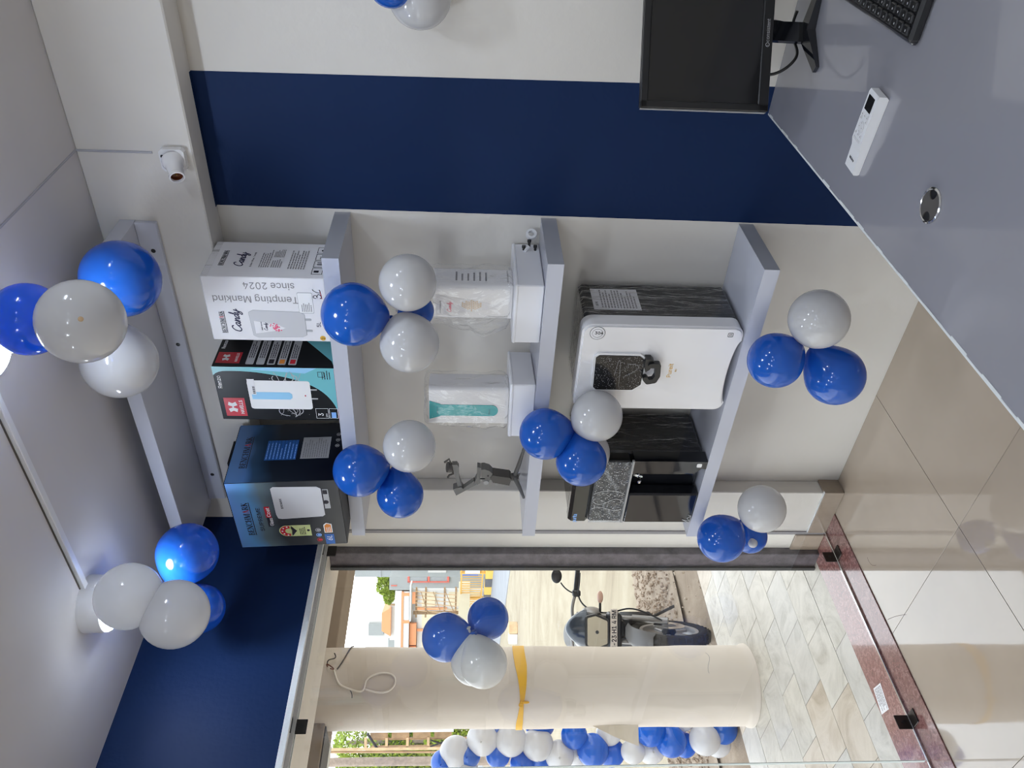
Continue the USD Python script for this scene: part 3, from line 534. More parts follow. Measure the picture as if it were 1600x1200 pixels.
obj('energy_label', F.rect(.16, .45, .335, .68, 3), 'print_lime', c); obj('energy_label', F.shape(unary_union([Point(*P_(.2475, .46)).buffer(.028), sbox(.16 * w, (1 - .50) * h, .335 * w, (1 - .46) * h)]), 3), 'print_lime', c)
obj('energy_label', F.shape(Point(*P_(.2475, .465)).buffer(.026).intersection(sbox(0, (1 - .485) * h, w, h)), 4), 'print_red', c)
obj('energy_label', F.shape(Point(*P_(.2475, .475)).buffer(.013), 5), 'print_lime', c)
obj('energy_label', F.shape(unary_union([Point(*P_(.2475 + .065 * math.sin(a), .468 - .055 * math.cos(a))).buffer(.0032, quad_segs=3) for a in np.linspace(-1.45, 1.45, 5)]), 5), 'print_white', c)
obj('energy_label', [F.shape(Polygon([P_(.165, .50), P_(.33, .50), P_(.27, .535), P_(.2475, .55), P_(.225, .535)]), 5), F.lines(.18, .57, .32, .63, 4, 4, 2), F.shape(Point(*P_(.2475, .655)).buffer(.005), 4)], 'print_black', c)
for d, mt in ((.245, 'print_silver'), (.165, 'print_lightblue'), (.085, 'print_red')):
    obj('feature_icon', F.shape(unary_union([Point(*P_(d, .745)).buffer(.0095).difference(Point(*P_(d, .745)).buffer(.0075)), Point(*P_(d, .745)).buffer(.005), sbox(d * w - .003, (1 - .765) * h, d * w + .003, (1 - .745) * h)]), 3), mt, c)
obj('offer_tag', F.shape(Polygon([P_(.20, .805), P_(.32, .805), P_(.35, .83), P_(.33, .875), P_(.20, .875)]).buffer(.0015), 3), 'print_white', c); obj('offer_tag', F.shape(Polygon([P_(.205, .81), P_(.31, .81), P_(.34, .832), P_(.325, .87), P_(.205, .87)]), 4), 'print_orange', c)
obj('offer_tag', F.lines(.21, .82, .31, .865, 3, 5, 2), 'print_white', c)
obj('capacity_badge', F.shape(Polygon([P_(.01, .80), P_(.175, .795), P_(.17, .885), P_(.01, .885)]), 3), 'print_blue', c); obj('capacity_badge', F.text('6L', .06, .865, .018, 4, shear=.15), 'print_white', c)
S = Face((X1, Y0, Z1), (0, 1, 0), (0, 0, 1), Y1 - Y0, ZT - Z1); w, h = S.w, S.h
obj('side_print', S.rect(.004, .004, .996, .996, 1), 'card_sky_side', c)
benchmark(S, c, .235, .15, .020, .155)
obj('feature_table', [S.rect(.36, .305 + .032 * k, .70, .334 + .032 * k, 2) for k in range(9)], 'print_blue', c); obj('feature_table', [S.lines(.38, .31 + .032 * k, .66, .33 + .032 * k, 1, 3, 40 + k) for k in range(9)], 'print_lightblue', c)
obj('rating_label', S.rect(.37, .63, .74, .89, 2), 'print_silver', c); obj('rating_label', S.lines(.39, .645, .72, .875, 11, 3, 6), 'print_grey', c)
obj('handling_icons', S.shape(unary_union([Point(a * w, .045 * h).buffer(.0075).difference(Point(a * w, .045 * h).buffer(.0058)).union(sbox(a * w - .002, .045 * h - .004, a * w + .002, .045 * h + .004)) for a in (.58, .68, .78)]), 3), 'print_silver', c)
obj('carton_flap', [bx(X0 + .003, X1 - .003, Y0 + .003, Y1 - .003, ZT, ZT + .002), bx(X1 - .02, X1 + .004, Y0 + .09, Y0 + .2, ZT, ZT + .006, .001)], 'card_black', c)
obj = _obj

# ---------------------------------------------------------------- middle shelf
Z2 = 1.337
b = thing('display_box', 'plain white foam box under the wrapped heater with yellow dots', 'box', (1.095, -.135, Z2))
obj('box_body', bx(.990, 1.198, -.263, -.012, Z2, 1.418, .003), 'foam_white', b); obj('box_lid', bx(.988, 1.200, -.265, -.010, 1.412, 1.424, .004), 'foam_white', b)
RB = trimesh.transformations.rotation_matrix(math.radians(9), [0, 0, 1], [.835, -.28, Z2])
def rz(mesh): q = tm(mesh).copy() if not isinstance(mesh, list) else cat_(mesh); q.apply_transform(RB); return q
b = thing('display_box', 'plain white foam box under the wrapped heater with a teal stripe', 'box', (.74, -.16, Z2))
obj('box_body', rz(bx(.633, .833, -.276, -.045, Z2, 1.413, .003)), 'foam_white', b); obj('box_lid', rz(bx(.631, .835, -.278, -.043, 1.407, 1.419, .004)), 'foam_white', b)
def bag(x0, x1, y0, y1, z0, z1, amp, seed, flap=0.):
    q = bx(x0, x1, y0, y1, z0, z1, .012); q = q.subdivide_to_size(.02); v = np.array(q.vertices); c = v.mean(0)
    n = meshkit.fbm(v * 22, 4, seed) - .5; n2 = meshkit.fbm(v * np.array([30, 30, 9]), 3, seed + 9) - .5
    d = v - c; d[:, 2] *= .3; d /= np.linalg.norm(d, axis=1, keepdims=True); v = v + d * (amp * (n + n2))[:, None] * 2
    if flap: k = np.clip((c[0] - v[:, 0]) / (c[0] - x0), 0, 1) ** 2; t = np.clip((v[:, 2] - z0) / (z1 - z0), 0, 1); v[:, 0] -= flap * k * (.35 + .65 * np.exp(-((t - .35) / .3) ** 2)); v[:, 1] += k * flap * .4
    return trimesh.Trimesh(v, q.faces)
t = thing('water_heater', 'small white water heater with yellow dots in a clear plastic bag on a white box', 'water heater', (1.09, -.14, 1.424))
def rr(x0, x1, y0, y1, r): return sbox(x0 + r, y0 + r, x1 - r, y1 - r).buffer(r, quad_segs=6)
obj('heater_body', prism(rr(1.032, 1.152, -.202, -.088, .014), 1.425, 1.668), 'white_gloss', t, smooth=40)
F = Face((1.032, -.2022, 1.425), (1, 0, 0), (0, 0, 1), .12, .243)
obj('printed_panel', F.shape(Polygon([(.012, .235), (.090, .235), (.062, .075), (.052, .052), (.042, .075)]), 1), 'card_white', t)
g2 = np.random.default_rng(3); obj('printed_dots', F.shape(unary_union([Point(.052 + .0062 * u + .0031 * (v % 2), .125 + .0056 * v).buffer(.0018, quad_segs=3) for u in range(-4, 5) for v in range(-5, 6) if abs(u) + .4 * abs(v) < 3.4]), 2), 'print_gold', t)
obj('printed_name', F.shape(at2(script_candy(.012), .026, .188), 2), 'print_pink', t); obj('printed_name', F.text('BENCHMARK', .18, .10, .005, 2, width=.046), 'print_grey', t)
S = Face((1.1522, -.202, 1.425), (0, 1, 0), (0, 0, 1), .114, .243); obj('printed_lines', S.lines(.3, .25, .75, .70, 6, 1, 14, .3), 'print_grey', t); obj('printed_name', S.text('BENCHMARK', .25, .95, .005, 1, width=.07), 'print_grey', t)
obj('plastic_bag', bag(1.020, 1.166, -.214, -.078, 1.4245, 1.700, .010, 3, .075), 'film', t, smooth=25)
obj('bag_knot', ell((1.12, -.13, 1.712), (.018, .012, .016), 2), 'film', t, smooth=True)
t = thing('water_heater', 'small white water heater with a teal stripe in a clear plastic bag', 'water heater', (.74, -.16, 1.419))
obj('heater_body', rz(prism(rr(.650, .792, -.232, -.128, .012), 1.420, 1.684)), 'white_gloss', t, smooth=40)
F = Face((.650, -.2322, 1.42), (1, 0, 0), (0, 0, 1), .142, .264); stp = unary_union([sbox(.036, .055, .078, .255), Point(.057, .055).buffer(.021), Polygon([(.022, .262), (.092, .262), (.080, .225), (.034, .225)])])
obj('teal_stripe', rz(F.shape(stp, 1, .002)), 'teal_plastic', t); obj('printed_mark', rz(cat_([F.text('HAVELLS', .30, .115, .004, 6, width=.03), F.text('Renzo', .30, .77, .005, 6, width=.02)])), 'print_navy', t)
obj('plastic_bag', rz(bag(.640, .802, -.243, -.116, 1.4195, 1.70, .009, 6)), 'film', t, smooth=25)
t = thing('hose_set', 'white plug cord with black pins lying behind the white box at the right end', 'hose', (1.22, -.04, Z2))
for k, (x, z) in enumerate(((1.232, 1.372), (1.214, 1.352), (1.212, 1.388))):
    obj('pin', lathe([(0, 0), (.006, 0), (.006, .008), (.004, .010), (.004, .024), (0, .025)], (x, -.045, z), (-.9, -.3, 0), 14), 'black_plastic', t, smooth=30)
    obj('cord', tube(spline([(x - .02, -.052, z), (x - .04, -.06, z + .012), (x - .06, -.045, z - .004), (x - .075, -.02, min(z, 1.345))], 16), .0055, 8), 'white_plastic', t, smooth=True)
obj('plug_body', lathe([(.010, -.006), (.017, -.006), (.017, .006), (.010, .006), (.010, -.006)], (1.243, -.03, 1.366), (.8, -.5, 0), 24), 'white_plastic', t, smooth=40)
obj('yellow_sleeve', tube([(1.178, -.045, 1.345), (1.160, -.02, 1.343)], .007, 8), 'print_gold', t)

t = thing('camera_gimbal', 'folding grey phone gimbal standing on its small tripod at the left end', 'gimbal', (.30, -.16, Z2))
def gp(zx, zy, y=-.16): return np.array([.366 - .00342 * (700 + zy / 10 - 722.2), y, 1.632 - .0024 * (690 + zx / 10 - 695.5)])
def slab(pts, w, y=-.16): return loft([(p[0], p[2]) for p in (gp(*q) for q in pts)], y - w / 2, y + w / 2)
obj('handle', tube([gp(760, 420), gp(800, 425), gp(950, 440), gp(1080, 465)], [.017, .0185, .0175, .016], 20), 'gimbal_grey', t, smooth=40)
obj('grip', slab([(755, 400), (790, 360), (1060, 395), (1085, 420), (1060, 515), (800, 470)], .042), 'gimbal_dark', t)
obj('head', slab([(612, 280), (660, 275), (740, 300), (790, 345), (750, 420), (740, 490), (690, 515), (650, 490), (615, 400)], .036), 'gimbal_grey', t)
obj('pan_arm', slab([(550, 258), (608, 270), (604, 500), (560, 530), (510, 505), (550, 420)], .026), 'gimbal_grey', t)
obj('roll_arm', slab([(505, 480), (555, 530), (480, 575), (330, 660), (230, 715), (205, 665), (330, 605)], .020), 'gimbal_grey', t)
obj('roll_motor', slab([(180, 600), (250, 575), (315, 565), (345, 605), (215, 668)], .030), 'gimbal_grey', t)
obj('tilt_arm', slab([(160, 235), (235, 232), (265, 270), (270, 420), (330, 600), (255, 575), (205, 400)], .020), 'gimbal_grey', t)
obj('tilt_motor', lathe([(0, 0), (.018, 0), (.020, .003), (.020, .016), (0, .018)], gp(150, 300) + [-.0, 0, 0], (.25, -.2, 1), 24), 'gimbal_dark', t, smooth=40)
obj('phone_clamp', [tube([gp(45, 225), gp(115, 175), gp(140, 240), gp(175, 400), gp(120, 420), gp(95, 455)], .004, 8)], 'gimbal_dark', t)
obj('control_button', [lathe([(.011, 0), (.010, .003), (0, .0035)], gp(695, 475, -.178), (0, -1, 0), 20)], 'grey_plastic', t, smooth=30)
obj('control_button', [ell(gp(635, 420, -.178), (.004, .002, .011), 2), ell(gp(720, 375, -.178), (.004, .002, .003), 2)], 'black_plastic', t)
hub = gp(1160, 440); hub[2] = 1.372
obj('tripod_hub', lathe([(.0, .018), (.013, .018), (.015, .010), (.015, -.012), (.008, -.016), (0, -.016)], hub, n=24), 'gimbal_dark', t, smooth=40)
for fx in ((.298, -.272, 1.3395), (.445, -.155, 1.3395), (.20, -.055, 1.3395)):
    fx = np.array(fx); obj('tripod_leg', tube([hub + (fx - hub) * .06, hub + (fx - hub) * .5, fx + [0, 0, .003]], [.0085, .0075, .005], 10), 'gimbal_grey', t, smooth=40)

# ---------------------------------------------------------------- bottom shelf
Z3 = .702
t = thing('water_purifier', 'white fronted water purifier with a black speckled window', 'water purifier', (.905, -.15, Z3))
obj('cabinet', bx(.748, 1.066, -.222, -.018, Z3 + .004, 1.198, .012), 'black_gloss', t)
pan = rr(.738, 1.074, Z3 + .001, 1.210, .034).difference(affinity.scale(Point(.895, Z3).buffer(1, quad_segs=16), .125, .019))
obj('front_panel', loft(list(pan.exterior.coords)[:-1], -.272, -.222), 'white_gloss', t)
pan2 = pan.buffer(-.006); obj('front_panel', loft(list(pan2.exterior.coords)[:-1], -.280, -.272), 'white_gloss', t)
win = Polygon([(.840, 1.150), (.955, 1.155), (.963, 1.146), (.962, 1.020), (.948, 1.003), (.852, 1.003), (.832, 1.026), (.832, 1.142)]).buffer(.003)
obj('window_rim', loft(list(win.buffer(.007).exterior.coords)[:-1], -.2865, -.280), 'white_plastic', t); obj('tank_window', loft(list(win.exterior.coords)[:-1], -.2885, -.2865), 'screen_gloss', t)
g2 = np.random.default_rng(21); sp = unary_union([Point(*q).buffer(r_, quad_segs=2) for q, r_ in ((g2.uniform((.832, 1.004), (.963, 1.152)), g2.uniform(.0004, .0011)) for _ in range(420))] + [LineString(spline([(*g2.uniform((.84, 1.01), (.95, 1.14)), 0), (*g2.uniform((.84, 1.01), (.95, 1.14)), 0), (*g2.uniform((.84, 1.01), (.95, 1.14)), 0)], 14)[:, :2]).buffer(.0004) for _ in range(2)]).intersection(win)
sf = Face((0, -.2887, 0), (1, 0, 0), (0, 0, 1), 1, 1); obj('film_specks', sf.shape(sp, 1), 'print_silver', t)
obj('tap', slab_ := loft([(.966, 1.003), (.966, .985), (.955, .975), (.925, .985), (.915, .997), (.93, 1.003)], -.305, -.28), 'black_plastic', t)
obj('tap_lever', loft(list(LineString([(.945, .985), (.945, .962), (.905, .958), (.885, .965), (.88, .985), (.892, .995)]).buffer(.0085, quad_segs=5).exterior.coords)[:-1], -.312, -.294), 'black_plastic', t)
sf = Face((0, -.2802, 0), (1, 0, 0), (0, 0, 1), 1, 1)
obj('seal_sticker', sf.shape(Point(1.045, 1.163).buffer(.024), 1), 'print_black', t); obj('seal_sticker', sf.shape(Point(1.045, 1.163).buffer(.0225), 2), 'card_white', t)
obj('seal_sticker', [sf.shape(Point(1.045, 1.163).buffer(.016).difference(Point(1.045, 1.163).buffer(.0152)), 3), sf.text('304', 1.041, 1 - 1.172, .010, 3, bold=True, turn=-math.pi / 2)], 'print_black', t)
obj('standard_mark', [sf.shape(rr(1.040, 1.056, .738, .755, .003).difference(rr(1.0415, 1.0545, .7395, .7535, .002)), 1), sf.text('S', 1.0445, 1 - .742, .009, 1)], 'print_black', t)
obj('brand_lettering', [sf.text('Pureit', .876, 1 - .905, .014, 1, width=.056), sf.text('RO', .900, 1 - .890, .006, 1)], 'print_gold', t)
S = Face((1.0662, -.222, Z3 + .004), (0, 1, 0), (0, 0, 1), .204, .492)
obj('rating_label', S.rect(.20, .07, .80, .38, 2), 'card_white', t, label='white rating label'); obj('rating_label', S.lines(.25, .12, .76, .36, 12, 3, 4), 'print_grey', t); obj('rating_label', S.text('APR', .3, .105, .009, 3), 'print_black', t)
obj('plastic_wrap', bag(.745, 1.0685, -.221, -.016, Z3 + .003, 1.203, .0035, 8), 'film_black', t, smooth=20)
t = thing('water_purifier', 'black water purifier with film on its clear tank at the left end', 'water purifier', (.345, -.15, Z3))
obj('cabinet', bx(.188, .500, -.235, -.02, Z3 + .003, 1.168, .010), 'black_gloss', t)
obj('plastic_wrap', bag(.30, .5035, -.225, -.018, Z3 + .003, 1.171, .004, 9), 'film_black', t, smooth=20)
obj('top_panel', bx(.184, .505, -.292, -.235, 1.098, 1.172, .012), 'black_gloss', t)
obj('tank', bx(.186, .503, -.288, -.235, .972, 1.096, .008), 'grey_plastic' if False else 'screen_gloss', t)
g2 = np.random.default_rng(5); sf = Face((0, -.2907, 0), (1, 0, 0), (0, 0, 1), 1, 1)
sp = unary_union([Point(*q).buffer(r_, quad_segs=2) for q, r_ in ((g2.uniform((.19, .975), (.50, 1.093)), g2.uniform(.0006, .0024)) for _ in range(420))] + [LineString(spline([(a, .98 + .11 * k_, 0) if k_ in (0, 1) else (a + g2.uniform(-.02, .02), .98 + .11 * k_, 0) for k_ in (0, .3, .6, 1)], 16)[:, :2]).buffer(.0012) for a in (.26, .30, .34)])
obj('film_specks', sf.shape(sp, 1), 'print_silver', t, label='white specks and streaks on the dusty film'); obj('tank_film', bx(.187, .502, -.2905, -.2885, .973, 1.095), 'film_dusty', t)
obj('tank_trim', bx(.184, .505, -.290, -.280, .964, .972, .001), 'print_silver' if False else 'grey_plastic', t)
obj('lower_panel', bx(.184, .340, -.290, -.235, Z3 + .002, .964, .006), 'black_gloss', t)
obj('side_jamb', loft([(.505, .703), (.505, .964), (.44, .964), (.452, .93), (.455, .80), (.445, .745), (.47, .72), (.47, .703)], -.288, -.235), 'black_gloss', t)
obj('tap', [lathe([(0, 0), (.009, 0), (.010, .018), (.006, .022), (.006, .034), (0, .036)], (.395, -.24, .945), (0, -.4, -1), 18), bx(.388, .402, -.285, -.262, .925, .938, .003)], 'chrome', t, smooth=30)
obj('brand_lettering', Face((0, -.2922, 0), (1, 0, 0), (0, 0, 1), 1, 1).text('purita', .190, 1 - 1.142, .014, 1, width=.044, bold=True), 'print_lightblue', t)
sf = Face((0, -.2904, 0), (1, 0, 0), (0, 0, 1), 1, 1); obj('brand_lettering', sf.shape(unary_union([LineString(spline([(.192, .716, 0), (.205, .735, 0), (.200, .712, 0), (.215, .722, 0), (.222, .714, 0), (.232, .722, 0)], 30)[:, :2]).buffer(.0012), LineString([(.196, .709), (.228, .711)]).buffer(.0008)]), 6), 'print_silver', t)
obj('standard_mark', Face((0, -.2882, 0), (1, 0, 0), (0, 0, 1), 1, 1).shape(rr(.478, .496, .722, .740, .004), 1), 'print_white', t)

# ---------------------------------------------------------------- balloons
def balloon(col, c, r, axis, label, group, name='balloon'):
    """Rubber balloon of radius r about c; axis points to its knot."""
    ax = np.array(axis, float); ax /= np.linalg.norm(ax)
    ph = np.linspace(0, np.pi * .985, 34); pr = []
    for p in ph:
        z, s = -math.cos(p), math.sin(p); q = max(0, z); pr.append((r * s * (1 - .10 * q * q), r * (z * (1.0 + .26 * q ** 3))))
    e = pr[-1][1]
    t = thing(name, label, 'balloon', c, group)
    obj('skin', lathe(pr + [(r * .035, e + .006)], c, ax, 40), 'balloon_' + col, t, smooth=True)
    obj('knot', lathe([(r * .03, e + .004), (r * .06, e + .010), (r * .055, e + .015), (r * .03, e + .017), (r * .085, e + .026), (r * .07, e + .027), (0, e + .020)], c, ax, 14), 'balloon_' + col, t, smooth=True)
    return t
CL = [
 ('balloons at the right end of the ceiling shelf', (1.24, -.46, 2.535), [('b', (1.319, -.475, 2.45), .098, 'blue balloon against the right end of the empty ceiling shelf'), ('b', (1.478, -.89, 2.451), .073, 'brightest blue balloon at the upper frame edge, lit by the ceiling light'),
   ('w', (1.516, -.948, 2.315), .081, 'white balloon with a small brown tip mark in front of two blue ones'), ('w', (1.072, -.50, 2.506), .099, 'white balloon at the front of the empty ceiling shelf, lowest of its bunch')]),
 ('balloons hanging at the right end of the topmost loaded shelf', (1.10, -.30, 1.76), [('b', (1.159, -.375, 1.886), .090, 'pear shaped blue balloon in front of the white carton'), ('w', (1.258, -.36, 1.731), .080, 'white balloon just right of the heater with yellow dots'),
   ('w', (1.077, -.395, 1.729), .086, 'white balloon just left of the heater with yellow dots'), ('b', (1.10, -.262, 1.715), .052, 'small blue balloon tucked behind two white ones by the yellow dotted heater')]),
 ('balloons hanging at the left end of the topmost loaded shelf', (.50, -.30, 1.80), [('b', (.536, -.375, 1.91), .088, 'blue balloon at the lower edge of the dark leaning carton'), ('w', (.625, -.35, 1.745), .087, 'white balloon between two blue ones above the phone gimbal'), ('b', (.415, -.37, 1.781), .080, 'small blue balloon beside the phone gimbal arm')]),
 ('balloons hanging on the middle shelf', (.69, -.32, 1.20), [('b', (.706, -.37, 1.304), .084, 'blue balloon on the front edge of the middle shelf'), ('b', (.635, -.42, 1.184), .083, 'blue balloon with a dark knot spot in front of the black purifier'), ('w', (.777, -.36, 1.143), .083, 'white balloon covering the corner of the white purifier'), ('w', (.580, -.325, 1.150), .080, 'white balloon mostly hidden behind the blue one at the black purifier')]),
 ('balloons hanging under the lowest shelf', (1.05, -.31, .52), [('w', (1.167, -.36, .53), .088, 'white balloon below the lowest shelf, nearest the counter'), ('b', (1.028, -.38, .629), .084, 'blue balloon on the front edge of the lowest shelf below the white purifier'), ('b', (.973, -.38, .427), .091, 'lowest blue balloon, in front of the bare wall below the shelves')]),
 ('balloons at the left end of the lowest shelf', (.20, -.28, .50), [('b', (.192, -.37, .606), .088, 'blue balloon at the left end of the lowest shelf'), ('w', (.332, -.35, .483), .086, 'white balloon below the left end of the lowest shelf'), ('b', (.11, -.29, .455), .066, 'half hidden blue balloon by the shutter guide'), ('w', (.135, -.345, .465), .018, 'tiny white balloon like an egg between blue balloons')]),
 ('balloons by the ceiling light near the navy wall', (.27, -.64, 2.50), [('b', (.377, -.595, 2.44), .096, 'blue balloon before the left end of the empty ceiling shelf'), ('w', (.553, -.884, 2.482), .090, 'glowing white balloon lit by the ceiling light'), ('w', (.50, -.905, 2.365), .094, 'greyish white balloon in front of the navy wall'), ('b', (.205, -.68, 2.41), .078, 'blue balloon behind the greyish white one on the navy wall')]),
 ('balloons stuck outside on the glass before the pillar', (-.17, -.53, 1.53), [('b', (-.235, -.501, 1.62), .093, 'blue balloon on the glass nearest the top of the pillar'), ('b', (-.228, -.424, 1.459), .082, 'blue balloon on the glass over the street and gate'), ('w', (-.232, -.616, 1.479), .090, 'white balloon on the glass beside the yellow ribbon'), ('w', (-.262, -.590, 1.512), .088, 'white balloon mostly hidden behind another on the glass')]),
 ('balloons cut by the frame over the blue stripe', (1.97, -.06, 1.78), [('b', (1.968, -.135, 1.765), .058, 'small blue balloon cut by the frame right of the blue stripe'), ('w', (1.93, -.085, 1.699), .080, 'white balloon on the wall cut by the frame, right of the blue stripe')])]
for group, hub, bs in CL:
    for col, c, r, lab in bs:
        bp_ = balloon({'b': 'blue', 'w': 'white'}[col], np.array(c), r, np.array(hub) - c, lab, group)
        if 'brown tip' in lab:
            tv = np.array([.62, -.78, -.45]); tv /= np.linalg.norm(tv); obj('tip_mark', lathe([(0, .0006), (.0035, .0004), (.005, -.0004)], np.array(c) + tv * (r + .0002), tv, 14), 'timber_pale', bp_)
GL = [('b', -2.512, .098, 1.652), ('w', -2.458, .135, 1.574), ('b', -2.469, .12, 1.493), ('w', -2.535, .068, 1.512), ('w', -2.386, .179, 1.407), ('w', -2.38, .169, 1.232), ('b', -2.459, .112, 1.31), ('b', -2.491, .073, 1.158), ('b', -2.38, .26, 1.316), ('b', -2.37, .27, 1.045),
      ('w', -2.393, .145, 1.064), ('w', -2.438, .096, .927), ('b', -2.337, .171, .837), ('b', -2.53, .13, 1.046), ('w', -2.50, .13, .807), ('b', -2.402, .108, .72), ('w', -2.36, .20, .61), ('b', -2.48, .13, .592), ('w', -2.395, .093, .469), ('w', -2.45, .13, .341), ('b', -2.287, .171, .363), ('b', -2.333, .123, .234),
      ('b', -2.42, .14, .126), ('w', -2.30, .25, .144), ('w', -2.312, .122, .023), ('w', -2.40, .14, -.081), ('b', -2.26, .22, -.09), ('b', -2.31, .19, -.115)]
ORD = 'highest,second highest,third highest,fourth highest,fifth highest,sixth highest,seventh highest,eighth highest,ninth highest,tenth highest,eleventh highest,twelfth highest,thirteenth highest,fourteenth highest,fifteenth highest'.split(',')
cnt = {'b': 0, 'w': 0}
for col, x, y, z in sorted(GL, key=lambda g: -g[3]):
    nm = {'b': 'blue', 'w': 'white'}[col]; r = .088 + .012 * math.sin(37 * z)
    ax = np.array([-.45, .5, .12 * math.sin(20 * z)]) if math.sin(53 * z) > -.3 else np.array([.8, -.5, .1])
    balloon(nm, np.array([x, y, max(z, -.2 + r)]), r, ax, '%s %s balloon of the garland outside, behind the round pillar' % (ORD[cnt[col]], nm), 'balloon garland outside the door')
    cnt[col] += 1

# ---------------------------------------------------------------- counter and what stands on it
t = thing('counter', 'pale lavender laminate counter top in the right foreground', 'counter', (2.1, -.8, 0))
obj('top', bx(1.641, 2.62, -1.75, -.001, .672, .700, .001), 'counter_laminate', t)
obj('edge_band', bx(1.6365, 1.642, -1.75, -.001, .671, .7004, .0008), 'white_edge', t)
g2 = np.random.default_rng(31)
for y in np.arange(-.02, -1.7, -.11): obj('edge_chip', bx(1.638, 1.6425 + g2.uniform(0, .003), y, y - g2.uniform(.02, .09), .6998, .7007), 'white_edge', t)
obj('side_panel', bx(1.66, 1.68, -1.72, -.001, 0, .672), 'counter_laminate', t); obj('side_panel', bx(2.58, 2.60, -1.72, -.001, 0, .672), 'counter_laminate', t); obj('front_panel', bx(1.68, 2.58, -1.72, -1.70, .02, .672), 'counter_laminate', t)
t = thing('cable_grommet', 'round dark grey cable grommet set into the counter top', 'grommet', (1.796, -.91, .7004)); gc = (1.796, -.91, .7002)
obj('rim', lathe([(.030, 0), (.034, 0), (.034, .0025), (.031, .004), (.029, .003), (.029, 0)], gc, n=40), 'chrome', t, smooth=40)
cap = Point(0, 0).buffer(.029).difference(unary_union([Point(.024, .004).buffer(.0125), Point(-.024, -.004).buffer(.0125)]))
obj('cap', mv(prism(cap if isinstance(cap, Polygon) else cap.geoms[0], 0, .003), gc), 'heater_shade' if False else 'gimbal_dark', t); obj('hole', mv(prism(Point(0, 0).buffer(.0285), 0, .0008), gc), 'black_plastic', t)
RM = trimesh.transformations.rotation_matrix(math.radians(-5), [0, 0, 1], [1.815, -.60, .7])
def rm(mesh): q = cat_(mesh) if isinstance(mesh, list) else tm(mesh).copy(); q.apply_transform(RM); return q
t = thing('remote_control', 'white air conditioner remote control lying on the counter', 'remote control', (1.815, -.60, .7))
pr_ = [(1.728, .7005), (1.900, .7005), (1.905, .706), (1.905, .7225), (1.898, .7245), (1.795, .7235), (1.778, .7185), (1.730, .7165), (1.726, .713), (1.726, .704)]
body = loft(pr_, -.625, -.577); hull = trimesh.convex.convex_hull
obj('shell', rm(body), 'white_plastic', t)
R_ = Face((1.726, -.578, .7248), (0, -1, 0), (1, 0, 0), .046, .18)
obj('display', rm(R_.rect(.14, .06, .80, .235, 1)), 'screen_gloss', t)
obj('nav_ring', rm(R_.shape(Point(.5 * .046, .57 * .18).buffer(.012), 1, .0012)), 'white_gloss', t)
for k, (a, d) in enumerate([(.22, .29), (.5, .29), (.78, .29), (.2, .34), (.8, .34), (.2, .52), (.5, .52), (.8, .52)]):
    obj('button', rm(R_.shape(Point(a * .046, (1 - d) * .18).buffer(.0034), 1, .0012)), 'white_gloss', t)
obj('button_marks', rm([R_.shape(unary_union([Point(a * .046, (1 - d) * .18).buffer(.0011, quad_segs=2) for a, d in [(.22, .29), (.5, .29), (.78, .29), (.2, .34), (.8, .34), (.5, .38), (.5, .48), (.36, .43), (.64, .43), (.2, .52), (.5, .52), (.8, .52)]]), 6)]), 'print_grey', t)
L_ = Face((1.726, -.578, .7172), (0, -1, 0), (1, 0, 0), .046, .05)
for k in range(5): obj('button', rm(R_.shape(sbox((.14 + .15 * k) * .046, .40 * .18, (.25 + .15 * k) * .046, .425 * .18), 1, .001)), 'white_gloss', t)
obj('brand_lettering', rm(L_.text('Midea', .2, .50, .006, 3, width=.024)), 'print_black', t)

t = thing('keyboard', 'black computer keyboard on the counter below the monitor', 'keyboard', (2.09, -.45, .7))
obj('case', bx(2.020, 2.165, -.672, -.222, .7008, .724, .006), 'black_plastic', t); obj('wrist_edge', bx(2.015, 2.026, -.668, -.226, .7008, .715, .004), 'black_gloss', t)
for r in range(6):
    for k in range(17):
        obj('key', bx(2.031 + r * .0215, 2.0495 + r * .0215, -.664 + k * .0257, -.664 + k * .0257 + .0225, .723, .7305, .0025), 'black_plastic', t)
obj('key_legends', [bx(2.037 + r * .0215, 2.041 + r * .0215, -.657 + k * .0257, -.654 + k * .0257, .7305, .7307) for r in range(6) for k in range(17)], 'print_silver', t)

t = thing('monitor', 'black switched off computer monitor on the counter', 'monitor', (1.94, -.15, .7))
ya = math.radians(31); ux = np.array([math.cos(ya), math.sin(ya), 0]); uy = np.array([-math.sin(ya), math.cos(ya), 0]); tl = math.radians(1.0)
uz = np.array([uy[0] * math.sin(tl), uy[1] * math.sin(tl), math.cos(tl)]); un = np.cross(ux, uz)   # un points at the viewer
MO = np.array([1.757, -.324, .829])
def mon(x0, x1, z0_, z1_, y0, y1, bv=0.): q = bx(x0, x1, y0, y1, z0_, z1_, bv); v = np.array(q.vertices); return trimesh.Trimesh(MO + v[:, :1] * ux + v[:, 1:2] * (-un) + v[:, 2:3] * uz, q.faces)
MW, MH = .45, .320
obj('housing', mon(0, MW, 0, MH, .006, .026, .004), 'black_plastic', t); obj('rear_bulge', mon(.08, MW - .08, .04, MH - .06, .026, .055, .012), 'black_plastic', t)
obj('bezel', [mon(0, .018, 0, MH, -.002, .007, .002), mon(MW - .018, MW, 0, MH, -.002, .007, .002), mon(0, MW, MH - .018, MH, -.002, .007, .002), mon(0, MW, 0, .026, -.002, .007, .002)], 'black_plastic', t)
obj('screen', mon(.017, MW - .017, .025, MH - .017, .003, .0065), 'screen_gloss', t); obj('edge_strip', mon(-.0012, 0, .002, MH - .002, .008, .022), 'grey_plastic', t)
MF = Face(MO + un * .0021, ux, uz, MW, MH)
